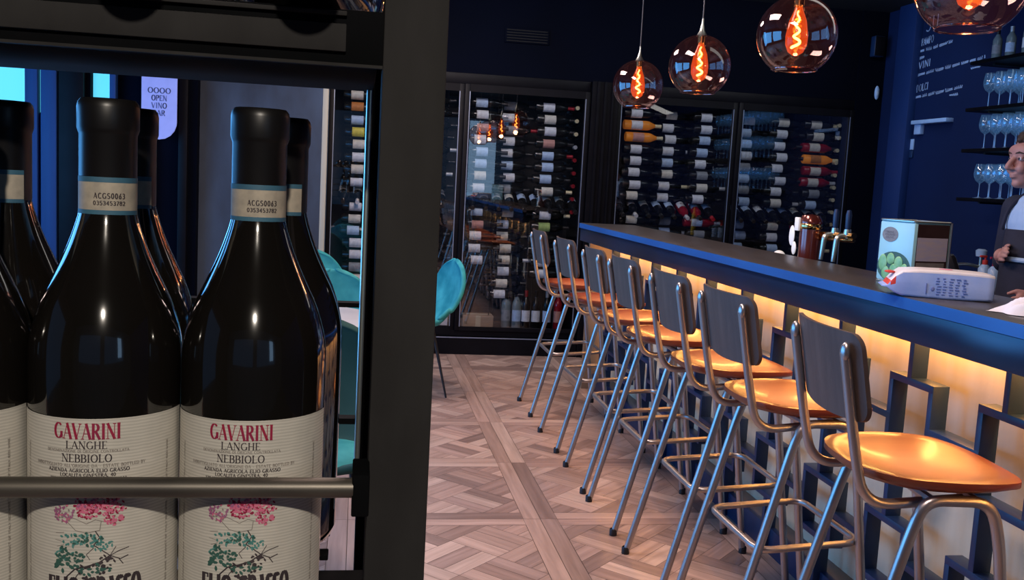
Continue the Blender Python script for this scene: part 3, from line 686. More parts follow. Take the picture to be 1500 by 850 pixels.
led = BO(MB().box(1.625, 1.65, BY0+.05, BY1-.06, 1.018, 1.03), 'led_strip', emis('warm_led', (1, .62, .22), 5))
# fretwork: closed rectangles joined by rails, on two levels
LX0, LX1 = 1.545, 1.595; w = .021
def hbar(mb, y0, y1, z): mb.box(LX0, LX1, min(y0, y1)-w/2+.0007, max(y0, y1)+w/2-.0007, z-w/2, z+w/2, bev=.0015)
def vbar(mb, y, z0, z1): mb.box(LX0+.0006, LX1-.0006, y-w/2, y+w/2, min(z0, z1)-w/2+.0007, max(z0, z1)+w/2-.0007, bev=.0015)
PER = .409; posts = [2.452+PER*i for i in range(-4, 10)]
for yp in posts:
    if yp-.14 < BY0 or yp+.14 > BY1: continue
    m_ = MB(); a, b = yp+.088, yp-.108
    vbar(m_, yp, .848, 1.03); hbar(m_, a, b, .848); vbar(m_, a, .617, .848); vbar(m_, b, .617, .848); hbar(m_, a, b, .617)
    hbar(m_, b, yp-PER+.088, .729)
    c_ = yp+.055; c0, c1 = c_+.10, c_-.10
    vbar(m_, yp+.06, .426, .617); hbar(m_, c0, c1, .426); vbar(m_, c0, .225, .426); vbar(m_, c1, .225, .426); hbar(m_, c0, c1, .225)
    hbar(m_, c1, yp-PER+.155, .331); vbar(m_, yp+.04, .0, .225)
    BO(m_, 'fretwork_bracket', 'lattice')

# low back counter with wells and items behind the bar
bc = thing('back_counter', 'low dark work counter standing under the wall shelves', 'counter', (3.75, 4.2, 0))
MB().box(-.25, .34, -1.5, 1.45, .84, .88, bev=.003).obj('worktop', 'counter', bc)
MB().box(-.22, .34, -1.48, 1.43, .0, .84).obj('cabinet', 'blackframe', bc)
for i in range(4): MB().box(-.235, -.221, -1.46+i*.72, -.78+i*.72, .12, .80, bev=.003).obj('door', 'fascia', bc)
ub = thing('under_bar_worktop', 'dark worktop on the staff side of the bar', 'counter', (2.05, 3.7, 0))
MB().box(-.25, .28, -2.2, 2.4, .84, .88, bev=.003).obj('worktop', 'blackframe', ub)
MB().box(-.24, .24, -2.18, 2.38, .0, .84).obj('cabinet', 'blackframe', ub)

# beer tap tower
bt = thing('beer_tap_tower', 'copper red beer tower with brass arm and white medallions behind the counter', 'beer tap', (2.0, 4.05, .88))
mb = MB().lathe([(0, 0), (.075, 0), (.075, .015), (.046, .03), (.046, .345), (.05, .35), (.05, .362), (.038, .385), (0, .392)], 24)
mb.obj('column', 'taprod', bt)
MB().lathe([(.0475, .03), (.050, .033), (.050, .045), (.0475, .048)], 24).lathe([(.0475, .325), (.051, .33), (.051, .345), (.0475, .35)], 24).obj('collar', 'brass', bt)
MB().tube([(.04, -.02, .305), (.05, -.30, .315)], .013, 12).tube([(.04, -.02, .285), (.05, -.30, .295)], .008, 10).obj('brass_arm', 'brass', bt)
for y in (-.14, -.25):
    f = MB().tube(bez([(.045, y, .31), (.0, y, .31), (-.01, y, .20)], .03), [.012]*8+[.009], 10).lathe([(.014, -.02), (.017, 0), (.014, .02)], 12, (.045, y, .32)).obj('faucet', 'chrome', bt)
    MB().lathe([(.0, .33), (.008, .33), (.012, .35), (.013, .40), (.009, .42), (0, .422)], 12, (.045, y, 0)).obj('tap_handle', 'lattice', f)
for (x, y, z, rx, rz) in ((-.05, .03, .29, .026, .046), (-.052, .07, .37-.05, .0, .0), (-.05, .0, .235, .02, .03)):
    if rx: MB().ell((x-.005, y+.035, z), (.006, rx, rz), 20, 14).obj('medallion', 'medal', bt)
MB().box(-.062, -.05, -.005, .035, .315, .375, bev=.004).obj('square_badge', 'medal', bt)
gl_ = tag(MB().ell((0, 0, .03), (.03, .03, .03), 16, 12).lathe([(.012, -.0), (.014, .004)], 12).obj('round_tap_bulb', 'medal', loc=(1.93, 4.2, 1.035)), 'small white glowing ball beside the foot of the beer tower', 'light')
tag(MB().lathe([(0, .88), (.03, .88), (.03, .885), (.006, .89), (.006, 1.035), (0, 1.035)], 12).obj('lamp_stand', 'brass', loc=(1.93, 4.2, 0)), 'thin brass stand that carries the small glowing ball', 'stand')

# dark swivel chair-like monitor behind the bar
pm = thing('pos_monitor', 'black touch screen till seen from behind, beyond the white package', 'till', (2.16, 3.25, .88), R(-12))
MB().box(-.10, .10, -.09, .09, 0, .02, bev=.005).obj('base', 'blackmetal', pm)
MB().tube(bez([(.02, 0, .02), (.02, 0, .14), (-.01, 0, .2)], .05), .018, 10).obj('stand', 'blackmetal', pm)
mb = MB().box(-.02, .02, -.16, .16, -.09, .10, bev=.018); T = Matrix.Translation((-.02, 0, .20)) @ Matrix.Rotation(R(-22), 4, 'Y'); mb.v = [tuple(T @ Vector(v)) for v in mb.v]
mb.obj('screen', 'blackmetal', pm)
# pipe stand with a chromed spout
fs_ = thing('sink_faucet', 'slim steel faucet with blue top on the back counter under the shelves', 'faucet', (3.72, 5.28, .88))
MB().tube([(0, 0, 0), (0, 0, .17)], .010, 10).tube(bez([(0, 0, .10), (-.10, .0, .12), (-.22, 0, .10)], .05), .009, 10).obj('spout', 'chrome', fs_)
MB().lathe([(0, .165), (.03, .165), (.034, .20), (.02, .21), (0, .21)], 14).obj('lever_cap', 'soap', fs_)
for i, (x, y, c) in enumerate([(3.68, 5.18, 'red'), (3.66, 5.06, 'white')]):
    d = thing('soap_dispenser', 'small pale dispenser bottle with %s pump, %s on the back counter' % (('red', 'farther') if i == 0 else ('white', 'nearer')), 'dispenser', (x, y, .88))
    MB().lathe([(0, 0), (.034, 0), (.036, .01), (.036, .10), (.022, .12), (.014, .125)], 16).obj('bottle_body', 'soap', d)
    MB().lathe([(.014, .12), (.016, .125), (.016, .15), (.006, .152), (.006, .17), (0, .17)], 12).box(-.035, .008, -.007, .007, .165, .178, bev=.003).obj('pump', 'red' if c == 'red' else 'crimson', d)
yb = thing('yellow_bottle', 'tall yellow squeeze bottle on the back counter just left of the bartender', 'bottle', (3.52, 4.78, .88))
MB().lathe([(0, 0), (.026, 0), (.028, .01), (.028, .21), (.012, .25)], 16).obj('bottle_body', 'yellow', yb)
MB().lathe([(.013, .245), (.013, .265), (.004, .29), (0, .30)], 12).obj('nozzle', 'yellow', yb)

# ------------------------------------------------------------------ items on the counter
tin = thing('olive_tin', 'tall pale aqua tin with green olive picture standing on the counter', 'tin', (1.685, 2.72, 1.10), R(11))
a, b, hh = .070, .074, .195
MB().box(-a, a, -b, b, .004, hh-.004, bev=.008).obj('body', 'tinblue', tin)
def rim(z0, z1): return [(a+.0015, b+.0015, z0), (a+.0015, b+.0015, z1)]
mb = MB()
for z in (.003, hh-.003):
    mb.tube(bez([(a, 0, z), (a, b, z), (-a, b, z), (-a, -b, z), (a, -b, z), (a, 0, z)], .01, 3), .0028, 6)
mb.box(-a+.004, a-.004, -b+.004, b-.004, hh-.006, hh-.004)
mb.tube([(a, -b, .003), (a, -b, hh-.003)], .003, 6)
mb.obj('rim', 'tinsilver', tin)
# panels are on the camera side (-Y) : left half aqua front is the -X face
YF = -b-.0008
mb = MB().box(-a+.012, a-.008, YF-.0004, YF+.0012, .008, hh-.01); mb.obj('dark_side_panel', 'darkprint', tin)
mb = MB().box(-a+.014, a-.012, YF-.001, YF, .075, .145).obj('text_panel', 'lilac', tin)
mb = MB()
for z in (.010, .032, .054): mb.box(-a+.016, a-.018, YF-.001, YF, z, z+.016)
mb.obj('lower_text_panel', 'greyprint', tin)
mb = MB(); XF = -a-.0008
def disc(cx, cz, rx, rz, X, mi=0, n=26, a0=0, a1=360):
    vs = [(X, cx, cz)]+[(X, cx+rx*math.cos(R(a0+(a1-a0)*i/n)), cz+rz*math.sin(R(a0+(a1-a0)*i/n))) for i in range(n+1)]
    return vs, [(0, i+1, i+2) for i in range(n)]
mb.add(*disc(.0, .05, .070, .047, XF)); mb.obj('picture_ground', 'greenink', tin, smooth=False)
mb = MB()
for (y, z, ry, rz_) in ((.045, .060, .018, .026), (.012, .074, .017, .018), (-.022, .064, .018, .020), (-.048, .046, .014, .018), (.03, .030, .017, .020), (-.004, .040, .018, .020), (-.03, .022, .018, .014), (.005, .016, .016, .012)):
    mb.ell((XF-.001, y, z), (.0025, ry, rz_), 14, 8)
mb.obj('olives_picture', 'olive', tin)
mb = MB().add(*disc(.025, .148, .034, .023, XF)); mb.obj('oval_emblem', 'greyprint', tin, smooth=False)
mb = MB()
for z, wd in ((.155, .03), (.147, .042), (.139, .034)):
    for q in text_quads('OLIVE'[:5], wd, .005, .2, .1, False): mb.add([(XF-.0004, .025-p, z-.002+r_) for p, r_ in q], [(0, 1, 2, 3)])
mb.obj('emblem_lettering', 'ink', tin, smooth=False)

# napkin package: soft pillow pack with crimped end
pk = thing('napkin_package', 'white and pale blue plastic package with a red end lying on the counter', 'package', (1.545, 2.35, 1.10), R(-24))
L_, W_, H_ = .122, .062, .074
mb = MB(); nx, ny = 14, 8; vs = []; fs = []
secs = []
prof = [(-1.24, .80, .05), (-1.14, .90, .10), (-1.08, .94, .34), (-.98, .97, .66), (-.84, 1.0, .93), (-.5, 1.0, 1.0), (0, 1.02, 1.03), (.5, 1.0, 1.0), (.86, 1.0, .95), (.98, .96, .9), (1.0, .9, .84)]
def ring(u, wy, hz):
    out = []; n = 28
    for k in range(n):
        t = 2*PI*k/n; c_, s_ = math.cos(t), math.sin(t); e = .16
        out.append((u*L_, math.copysign(abs(c_)**e, c_)*W_*wy, H_/2+math.copysign(abs(s_)**e, s_)*H_/2*hz-(1-hz)*H_*.18*(1 if u < 0 else 0)))
    return out
for p in prof: secs.append(ring(*p))
n = 28
for s_ in secs: vs += s_
for i in range(len(secs)-1):
    for k in range(n): fs.append((i*n+k, i*n+(k+1) % n, (i+1)*n+(k+1) % n, (i+1)*n+k))
fs += [tuple(range(n))[::-1], tuple((len(secs)-1)*n+k for k in range(n))]
mi = []
for f in fs:
    c_ = [sum(vs[i][j] for i in f)/len(f) for j in range(3)]
    mi.append(1 if (c_[2] > H_*.86 or (c_[2] > H_*.62 and c_[0] < -L_*.75)) else (2 if (c_[0] < -L_*1.02 and c_[2] > H_*.42) else 0))
mb.v = vs; mb.f = fs; mb.m = mi
mb.obj('film_wrap', ['packblue', 'packwhite', 'red'], pk, ang=60)
mb = MB()
for (x, wd, z0, z1) in ((-.045, .0025, .014, .040), (.115-.0, .0, 0, 0)):
    if wd: mb.box(x, x+wd, -W_-.0026, -W_-.0012, z0, z1)
for i in range(5):
    for j in range(7):
        x = -.02+i*.016+random.uniform(-.002, .002); mb.box(x, x+random.uniform(.005, .011), -W_-.0028, -W_-.0014, .012+j*.007, .0142+j*.007)
mb.ell((-.028, -W_-.001, .026), (.005, .0012, .006), 12, 8)
mb.obj('printed_text', mat('soft_blue_print', (.16, .22, .50), .5, noise=((.22, .28, .56), 40, (1, 1, 1))), pk)
MB().ell((-.13, .0, .060), (.014, .022, .004), 14, 8).obj('red_seal', 'red', pk)
MB().ell((.01, .0, .0755), (.018, .012, .0012), 14, 8).obj('faded_mark', 'blush' if False else 'pink', pk)

# crumpled napkin / cloth at the right end
def cloth(name, label, loc, sx, sy, seed, rz=0, hmax=.03):
    rnd = random.Random(seed); N = 30; vs = []; fs = []
    ph = [(rnd.uniform(20, 60), rnd.uniform(20, 60), rnd.uniform(0, 6), rnd.uniform(.15, .5)) for _ in range(7)]
    for i in range(N+1):
        for j in range(N+1):
            u, v = i/N-.5, j/N-.5; ed = 1+.10*math.sin(9*u+seed)+.08*math.sin(13*v)
            x, y = u*sx*ed, v*sy*ed
            h = sum(a_*abs(math.sin(fx*x*1.4+fy*y+p)) for fx, fy, p, a_ in ph)/2.2
            env = max(0, 1-(abs(u)*2)**3)*max(0, 1-(abs(v)*2)**3)
            vs.append((x, y, .002+h*hmax*env+.3*hmax*env))
    for i in range(N):
        for j in range(N): a_ = i*(N+1)+j; fs.append((a_, a_+N+1, a_+N+2, a_+1))
    m_ = MB(); m_.v = vs; m_.f = fs; m_.m = [0]*len(fs)
    o = m_.obj(name, 'whitecloth', None, ang=60); o.location = loc; o.rotation_euler[2] = rz
    return tag(o, label, 'napkin')
cloth('folded_napkin', 'crumpled white napkins lying on the counter at the right edge', (1.62, 2.02, 1.10), .24, .20, 3, R(20), .035)

# ------------------------------------------------------------------ bar stools
def make_stool():
    t = thing('bar_stool', 'x', 'stool', (0, 0, 0), 0, 'bar stools along the counter')
    r = .0125
    # origin on the floor, +X toward the bar. rear feet x=0
    hw = .19
    for sname_, sy in (('far', 1), ('near', -1)):
        y0 = hw*sy
        pts = bez([(0, y0*1.03, .0), (.175, y0*.98, .655), (.20, y0*.97, .728), (.345, y0*.97, .728), (.37, y0*.98, .64), (.455, y0*1.0, .0)], .055, 6)
        MB().tube(pts, r, 12).obj('leg_frame', 'steel', t)
        for x in (0, .455): MB().lathe([(0, 0), (.0150, 0), (.0150, .022), (.0128, .026)], 12, (x, y0*(1.03 if x == 0 else 1.0), 0)).obj('foot_cap', 'blackmetal', t)
        # back tube: under seat, bend up, lean out, flattened top
        yb_ = .152*sy
        bp_ = bez([(.30, yb_*.97, .722), (.082, yb_, .700), (.050, yb_, .83), (.012, yb_*1.0, 1.030)], .075, 7)
        rr = [.0115]*(len(bp_)-1)+[.0115]
        m_ = MB().tube(bp_, rr, 12); m_.ell(bp_[-1], (.0105, .0150, .022), 14, 10)
        m_.obj('back_tube', 'steel', t)
    # footrest ring
    z0 = .365; a_ = [(.105, -.155, z0), (.105, .155, z0), (.395, .155, z0+.025), (.395, -.155, z0+.025)]
    P = bez([(.105, 0, z0), (.105, .178, z0), (.41, .178, z0+.02), (.41, -.178, z0+.02), (.105, -.178, z0), (.105, 0, z0)], .05, 6)
    MB().tube(P[:-1], .010, 12, closed=True).obj('footrest', 'steel', t)
    # under-seat cross bar
    MB().tube([(.22, -.18, .725), (.22, .18, .725)], .010, 8).tube([(.32, -.18, .725), (.32, .18, .725)], .010, 8).obj('cross_bar', 'steel', t)
    # seat: moulded saddle
    N, K = 48, 10; vs = []; fs = []
    cx, cy = .266, 0.0; A, B = .190, .208
    def edge(th):
        c_, s_ = math.cos(th), math.sin(th); e = 2/2.9
        x = math.copysign(abs(c_)**e, c_)*A; y = math.copysign(abs(s_)**e, s_)*B
        y *= 1-.10*max(0, -x/A)       # narrower toward the back
        return x, y
    def top(x, y):
        u, v = x/A, y/B; rr_ = min(1, math.hypot(u, v))
        dish = -.016*(1-rr_**2)-.006*math.exp(-((u+.2)**2+v*v*1.6)*3)
        edge_up = .006*abs(v)**3-.014*max(0, u-.55)**1.5*2+.012*max(0, -u-.5)
        return .772+dish+edge_up
    for layer in ('top', 'bot'):
        for k in range(K+1):
            q = k/K
            for i in range(N):
                x, y = edge(2*PI*i/N); x *= q; y *= q
                if layer == 'top': z = top(x, y)-(.0045 if k == K else 0)
                else: z = top(x, y)-.027+(.009 if k == K else 0)
                vs.append((cx+x, cy+y, z))
    S = (K+1)*N
    for L0 in (0, S):
        for k in range(K):
            for i in range(N):
                f = (L0+k*N+i, L0+(k+1)*N+i, L0+(k+1)*N+(i+1) % N, L0+k*N+(i+1) % N); fs.append(f if L0 == 0 else f[::-1])
    for i in range(N): fs.append((K*N+i, S+K*N+i, S+K*N+(i+1) % N, K*N+(i+1) % N))
    m_ = MB(); m_.v = vs; m_.f = fs; m_.m = [0]*len(fs)
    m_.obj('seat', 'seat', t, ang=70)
    # backrest: curved rounded panel leaning back, ahead of the tubes
    nu, nv = 48, 14; vs = []; fs = []
    for side in (0, 1):
        for i in range(nu+1):
            for j in range(nv+1):
                u, v = math.sin((i/nu*2-1)*PI/2), j/nv*2-1
                # rounded rectangle mapping
                rcx = .84; 
                yy = u*.184; hh_ = .093
                e = max(0, (abs(u)-rcx)/(1-rcx)); lim = 1-.36*(1-math.sqrt(max(0, 1-e*e)))
                zz = v*hh_*lim
                low = -.010*(1-u*u) if v < 0 else .0
                zc = .979+zz+low*abs(v)
                xb = .007-.19*(zc-.979)          # lean
                bow = .030*u*u+.013
                xx = xb+bow+(-.005 if side else .005)
                vs.append((xx, yy, zc))
    S = (nu+1)*(nv+1)
    idx = lambda s_, i, j: s_*S+i*(nv+1)+j
    for s_ in (0, 1):
        for i in range(nu):
            for j in range(nv):
                f = (idx(s_, i, j), idx(s_, i+1, j), idx(s_, i+1, j+1), idx(s_, i, j+1)); fs.append(f if s_ else f[::-1])
    for i in range(nu):
        for j in (0, nv): fs.append((idx(0, i, j), idx(0, i+1, j), idx(1, i+1, j), idx(1, i, j)))
    for j in range(nv):
        for i in (0, nu): fs.append((idx(0, i, j), idx(0, i, j+1), idx(1, i, j+1), idx(1, i, j)))
    m_ = MB(); m_.v = vs; m_.f = fs; m_.m = [0]*len(fs)
    m_.obj('backrest', 'backwood', t, ang=50)
    return t
proto = make_stool()
stools = [5.535, 4.81, 4.185, 3.69, 3.115, 2.60, 2.00]
slab = ['bar stool farthest from the camera, next to the wine cabinet doors',
        'second farthest bar stool along the counter, tan seat and dark backrest',
        'third farthest bar stool along the counter, tan seat and dark backrest',
        'middle bar stool of the row of seven, fourth from either end',
        'third nearest bar stool along the counter, tan seat and dark curved backrest',
        'second nearest bar stool along the counter, tan seat and dark curved backrest',
        'bar stool nearest the camera, its glossy tan seat wholly in view']
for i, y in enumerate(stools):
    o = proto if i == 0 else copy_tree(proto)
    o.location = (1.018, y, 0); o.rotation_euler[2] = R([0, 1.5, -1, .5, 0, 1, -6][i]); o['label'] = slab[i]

# ------------------------------------------------------------------ pendant lamps
def make_pendant():
    t = thing('pendant_lamp', 'x', 'lamp', (0, 0, 0), 0, 'glass pendant lamps over the bar')
    Rr = .137
    prof = [(.018, Rr*.995)]+[(Rr*math.sin(R(a_)), Rr*math.cos(R(a_))) for a_ in range(10, 146, 5)]+[(Rr*.565, -Rr*.845), (Rr*.565-.003, -Rr*.85)]
    g_ = MB().lathe(prof, 48).obj('glass_globe', 'globe', t)
    MB().tube([(Rr*.565*math.cos(2*PI*k/40), Rr*.565*math.sin(2*PI*k/40), -Rr*.85) for k in range(40)], .0022, 6, closed=True).obj('globe_rim', glass('rose_rim_glass', (.9, .5, .45), .25, 1.5, .1), g_)
    MB().lathe([(.0, Rr+.072), (.0045, Rr+.072), (.0055, Rr+.05), (.011, Rr+.02), (.024, Rr-.004), (.026, Rr-.006), (0, Rr-.006)], 24).obj('cap', 'chrome', t)
    MB().tube([(0, 0, Rr+.07), (0, 0, CZ-1.902)], .0028, 8).obj('cord', 'cord', t)
    MB().lathe([(0, CZ-1.902), (.05, CZ-1.902), (.05, CZ-1.92), (0, CZ-1.925)], 20).obj('ceiling_rose', 'blackmetal', t)
    MB().lathe([(0, Rr-.006), (.018, Rr-.006), (.018, Rr-.035), (.014, Rr-.04), (0, Rr-.04)], 16).obj('lamp_holder', 'brass', t)
    b_ = MB().lathe([(.012, .098), (.016, .085), (.030, .05), (.038, .0), (.037, -.03), (.026, -.056), (.010, -.067), (0, -.069)], 24).obj('bulb', 'bulb', t)
    pts = []
    for k in range(120):
        u = k/119; z = .085-.125*u; rr_ = .003+.011*u**1.2; a_ = u*2*PI*3.2; pts.append((rr_*math.cos(a_), rr_*math.sin(a_), z))
    MB().tube(pts, [.0026+.0022*(k/119) for k in range(120)], 6).obj('filament', 'filament', b_)
    return t
pend = make_pendant()
plab = ['farthest and smallest-looking of the four glass globe pendants over the bar', 'second farthest glass globe pendant over the bar',
        'third glass globe pendant, hanging over the middle of the bar', 'nearest glass globe pendant, cut by the top of the picture']
for i in range(4):
    o = pend if i == 0 else copy_tree(pend)
    o.location = (1.481, 5.179-.975*i, 1.902); o.rotation_euler[2] = R(40*i); o['label'] = plab[i]
    l = bpy.data.lights.new('pendant_light', 'POINT'); l.energy = 1.4; l.color = (1, .52, .22); l.shadow_soft_size = .02
    lo = bpy.data.objects.new('pendant_light', l); COL.objects.link(lo); lo.location = (1.481, 5.179-.975*i, 1.902-.085)

# ------------------------------------------------------------------ teal chairs and table
def make_shell_chair(name, label, loc, rz, m='tealvelvet'):
    t = thing(name, label, 'chair', loc, rz, None)
    nu, nv = 22, 30; vs = []; fs = []
    # profile from seat front (+x) to back top
    def prof(s_):
        if s_ < .42: q = s_/.42; return .23-.36*q, .455-.02*math.sin(q*PI*.8)+.0*q
        q = (s_-.42)/.58; a_ = q*PI/2*.62
        return -.13-.135*math.sin(min(1, q*1.15)*PI/2)-.02*q, .443+.40*q**1.25
    for i in range(nv+1):
        s_ = i/nv; x, z = prof(s_)
        hw_ = .215+.02*math.sin(s_*PI)
        ef = 1.0
        if s_ < .14: ef = math.sqrt(max(.02, 1-((.14-s_)/.14)**2))*.55+.45
        if s_ > .72: ef = math.sqrt(max(0, 1-((s_-.72)/.28)**2))*.96+.04
        for j in range(nu+1):
            v = j/nu*2-1; y = v*hw_*ef
            lift = .055*abs(v)**2.4*(1-abs(s_-.42)*1.4 if abs(s_-.42) < .7 else 0)
            vs.append((x+lift*(1.2 if s_ > .42 else 0), y, z+lift*(1 if s_ < .6 else .2)))
    for i in range(nv):
        for j in range(nu): a_ = i*(nu+1)+j; fs.append((a_, a_+nu+1, a_+nu+2, a_+1))
    m_ = MB(); m_.v = vs; m_.f = fs; m_.m = [0]*len(fs)
    o = m_.obj('upholstered_shell', m, t, ang=80); md = o.modifiers.new('thick', 'SOLIDIFY'); md.thickness = .03; md.offset = 0
    md = o.modifiers.new('soft', 'SUBSURF'); md.levels = 1; md.render_levels = 1
    for sx, sy in ((.14, .13), (.14, -.13), (-.12, .12), (-.12, -.12)):
        MB().tube([(sx*.8, sy*.8, .44), (sx*1.45, sy*1.5, 0)], [.012, .006], 10).obj('leg', 'blackmetal', t)
    return t
make_shell_chair('shell_chair', 'teal velvet shell chair with black legs right of the rack post, seen from the side', (.345, 5.90, 0), R(199))
make_shell_chair('shell_chair', 'teal velvet chair back seen through the rack, farthest, behind the other two', (-.20, 6.02, 0), R(-70))
make_shell_chair('shell_chair', 'teal velvet chair back seen through the rack, just beyond the pale table', (-.10, 4.80, 0), R(-85))
o = make_shell_chair('shell_chair', 'teal shell chair painted dark for shade, with added lit seat pad, low through rack', (-.10, 3.06, 0), R(-90), 'shadedteal')
MB().ell((.07, 0, .468), (.165, .175, .022), 24, 10).obj('lit_seat_pad', 'tealvelvet', o)  # pad added as the lit part of the shaded chair's seat
tb = thing('dining_table', 'pale round-topped table between the teal chairs, seen through the rack', 'table', (-.28, 4.05, 0))
MB().lathe([(0, .715), (.39, .715), (.40, .72), (.40, .738), (.39, .742), (0, .742)], 40).obj('tabletop', 'tabletop', tb)
MB().lathe([(0, .0), (.22, .0), (.22, .012), (.03, .03), (.03, .70), (.12, .715), (0, .715)], 24).obj('pedestal', 'blackmetal', tb)

# ------------------------------------------------------------------ wine rack in the foreground
rk = thing('metal_wine_rack', 'black steel wine rack close to the camera with square post and upper shelf', 'rack', (0, .6, 0))
def RO(mb, name, m, parent=rk, **k):
    mb.v = [(a_, b_-.6, c_) for a_, b_, c_ in mb.v]; return mb.obj(name, m, parent, **k)
RO(MB().box(.0105, .0475, .570, .605, 0, 2.1, bev=.0012), 'front_post', 'rackpost')
RO(MB().box(.0055, .034, .72, .75, 0, 2.1, bev=.001), 'rear_post', 'rackblack')
RO(MB().tube([(.0050, .7215, 1.09), (.0050, .7215, 2.09)], .0024, 14), 'post_glint_tube', 'chrome')  # polished tube added to catch a blue daylight line along the post
RO(MB().box(-.62, -.58, .570, .605, 0, 2.1, bev=.0012), 'front_post', 'rackpost')
RO(MB().box(-.62, -.59, .72, .75, 0, 2.1, bev=.001), 'rear_post', 'rackblack')
RO(MB().box(-.58, -.0105, .5655, .5685, 1.4175, 1.4330, bev=.0006), 'shelf_lip', 'rackpost')
RO(MB().box(-.58, .0105, .5690, .5735, 1.4100, 1.4415, bev=.0004), 'shelf_front_rail', 'rackblack')
RO(MB().box(-.58, -.0105, .5655, .5685, 1.4375, 1.4400, bev=.0004).box(-.58, .0105, .5662, .571, 1.4095, 1.4112), 'shelf_trim', 'rackpost')
RO(MB().box(-.60, .0075, .572, .735, 1.4100, 1.4190, bev=.0006), 'upper_shelf', 'rackblack')
for y0, y1, x1 in ((.565, .585, .012), (.610, .630, .012), (.655, .668, -.013), (.700, .712, -.013)): RO(MB().box(-.60, x1, y0, y1, 1.0795, 1.0835, bev=.0008), 'shelf_bar', 'rackblack')
RO(MB().box(-.60, -.585, .565, .75, 1.0755, 1.0795), 'shelf_crosspiece', 'rackblack'); RO(MB().box(-.034, -.020, .565, .725, 1.0755, 1.0795), 'shelf_crosspiece', 'rackblack')
RO(MB().tube([(-.60, .546, 1.1685), (.0022, .546, 1.1685)], .0058, 20), 'bottle_guard_rod', 'rod')
RO(MB().box(.0015, .0115, .541, .575, 1.1525, 1.1775, bev=.001), 'rod_bracket', 'rackblack')
RO(MB().box(-.60, .006, 0.738, .750, 1.247, 1.2505), 'rear_rail', 'rackblack')
RO(MB().box(-.60, .006, 0.738, .750, 1.1555, 1.160), 'rear_rail', 'rackblack')

# foreground bottles
ZT = 1.3845; ZB = 1.0835; HT = ZT-ZB
prof_b = [(0, 0), (.030, 0), (.0395, .004), (.0428, .012), (.0430, .13), (.0430, HT-.152), (.0422, HT-.140), (.0395, HT-.128), (.0355, HT-.116), (.0305, HT-.105), (.0255, HT-.094), (.0215, HT-.084), (.0185, HT-.075), (.0165, HT-.068), (.0155, HT-.060), (.0152, HT-.030), (.0152, HT-.002)]
def sm(prof, k=3):
    out = []
    n_ = len(prof)
    for i in range(n_-1):
        p0, p1, p2, p3 = prof[max(0, i-1)], prof[i], prof[i+1], prof[min(n_-1, i+2)]
        for j in range(k):
            t = j/k
            out.append(tuple(.5*((2*p1[d])+(-p0[d]+p2[d])*t+(2*p0[d]-5*p1[d]+4*p2[d]-p3[d])*t*t+(-p0[d]+3*p1[d]-3*p2[d]+p3[d])*t**3) for d in (0, 1)))
    return out+[prof[-1]]
prof_s = prof_b[:4]+sm(prof_b[4:], 3)
LR = .0434
def cyl(u, z, r): a_ = -PI/2+u/r; return (r*math.cos(a_), r*math.sin(a_), z)
PXM = 2526.
def put(mb, quads, u0, z0, r, mi, rot=0):
    c_, s_ = math.cos(rot), math.sin(rot)
    for q in quads: mb.add([cyl(u0+a_*c_-b_*s_, z0+a_*s_+b_*c_, r) for a_, b_ in q], [(0, 1, 2, 3)], mi)
ZL_ = HT-.180      # label top, above bottle base
def vy(py): return ZL_-(py-600)/PXM
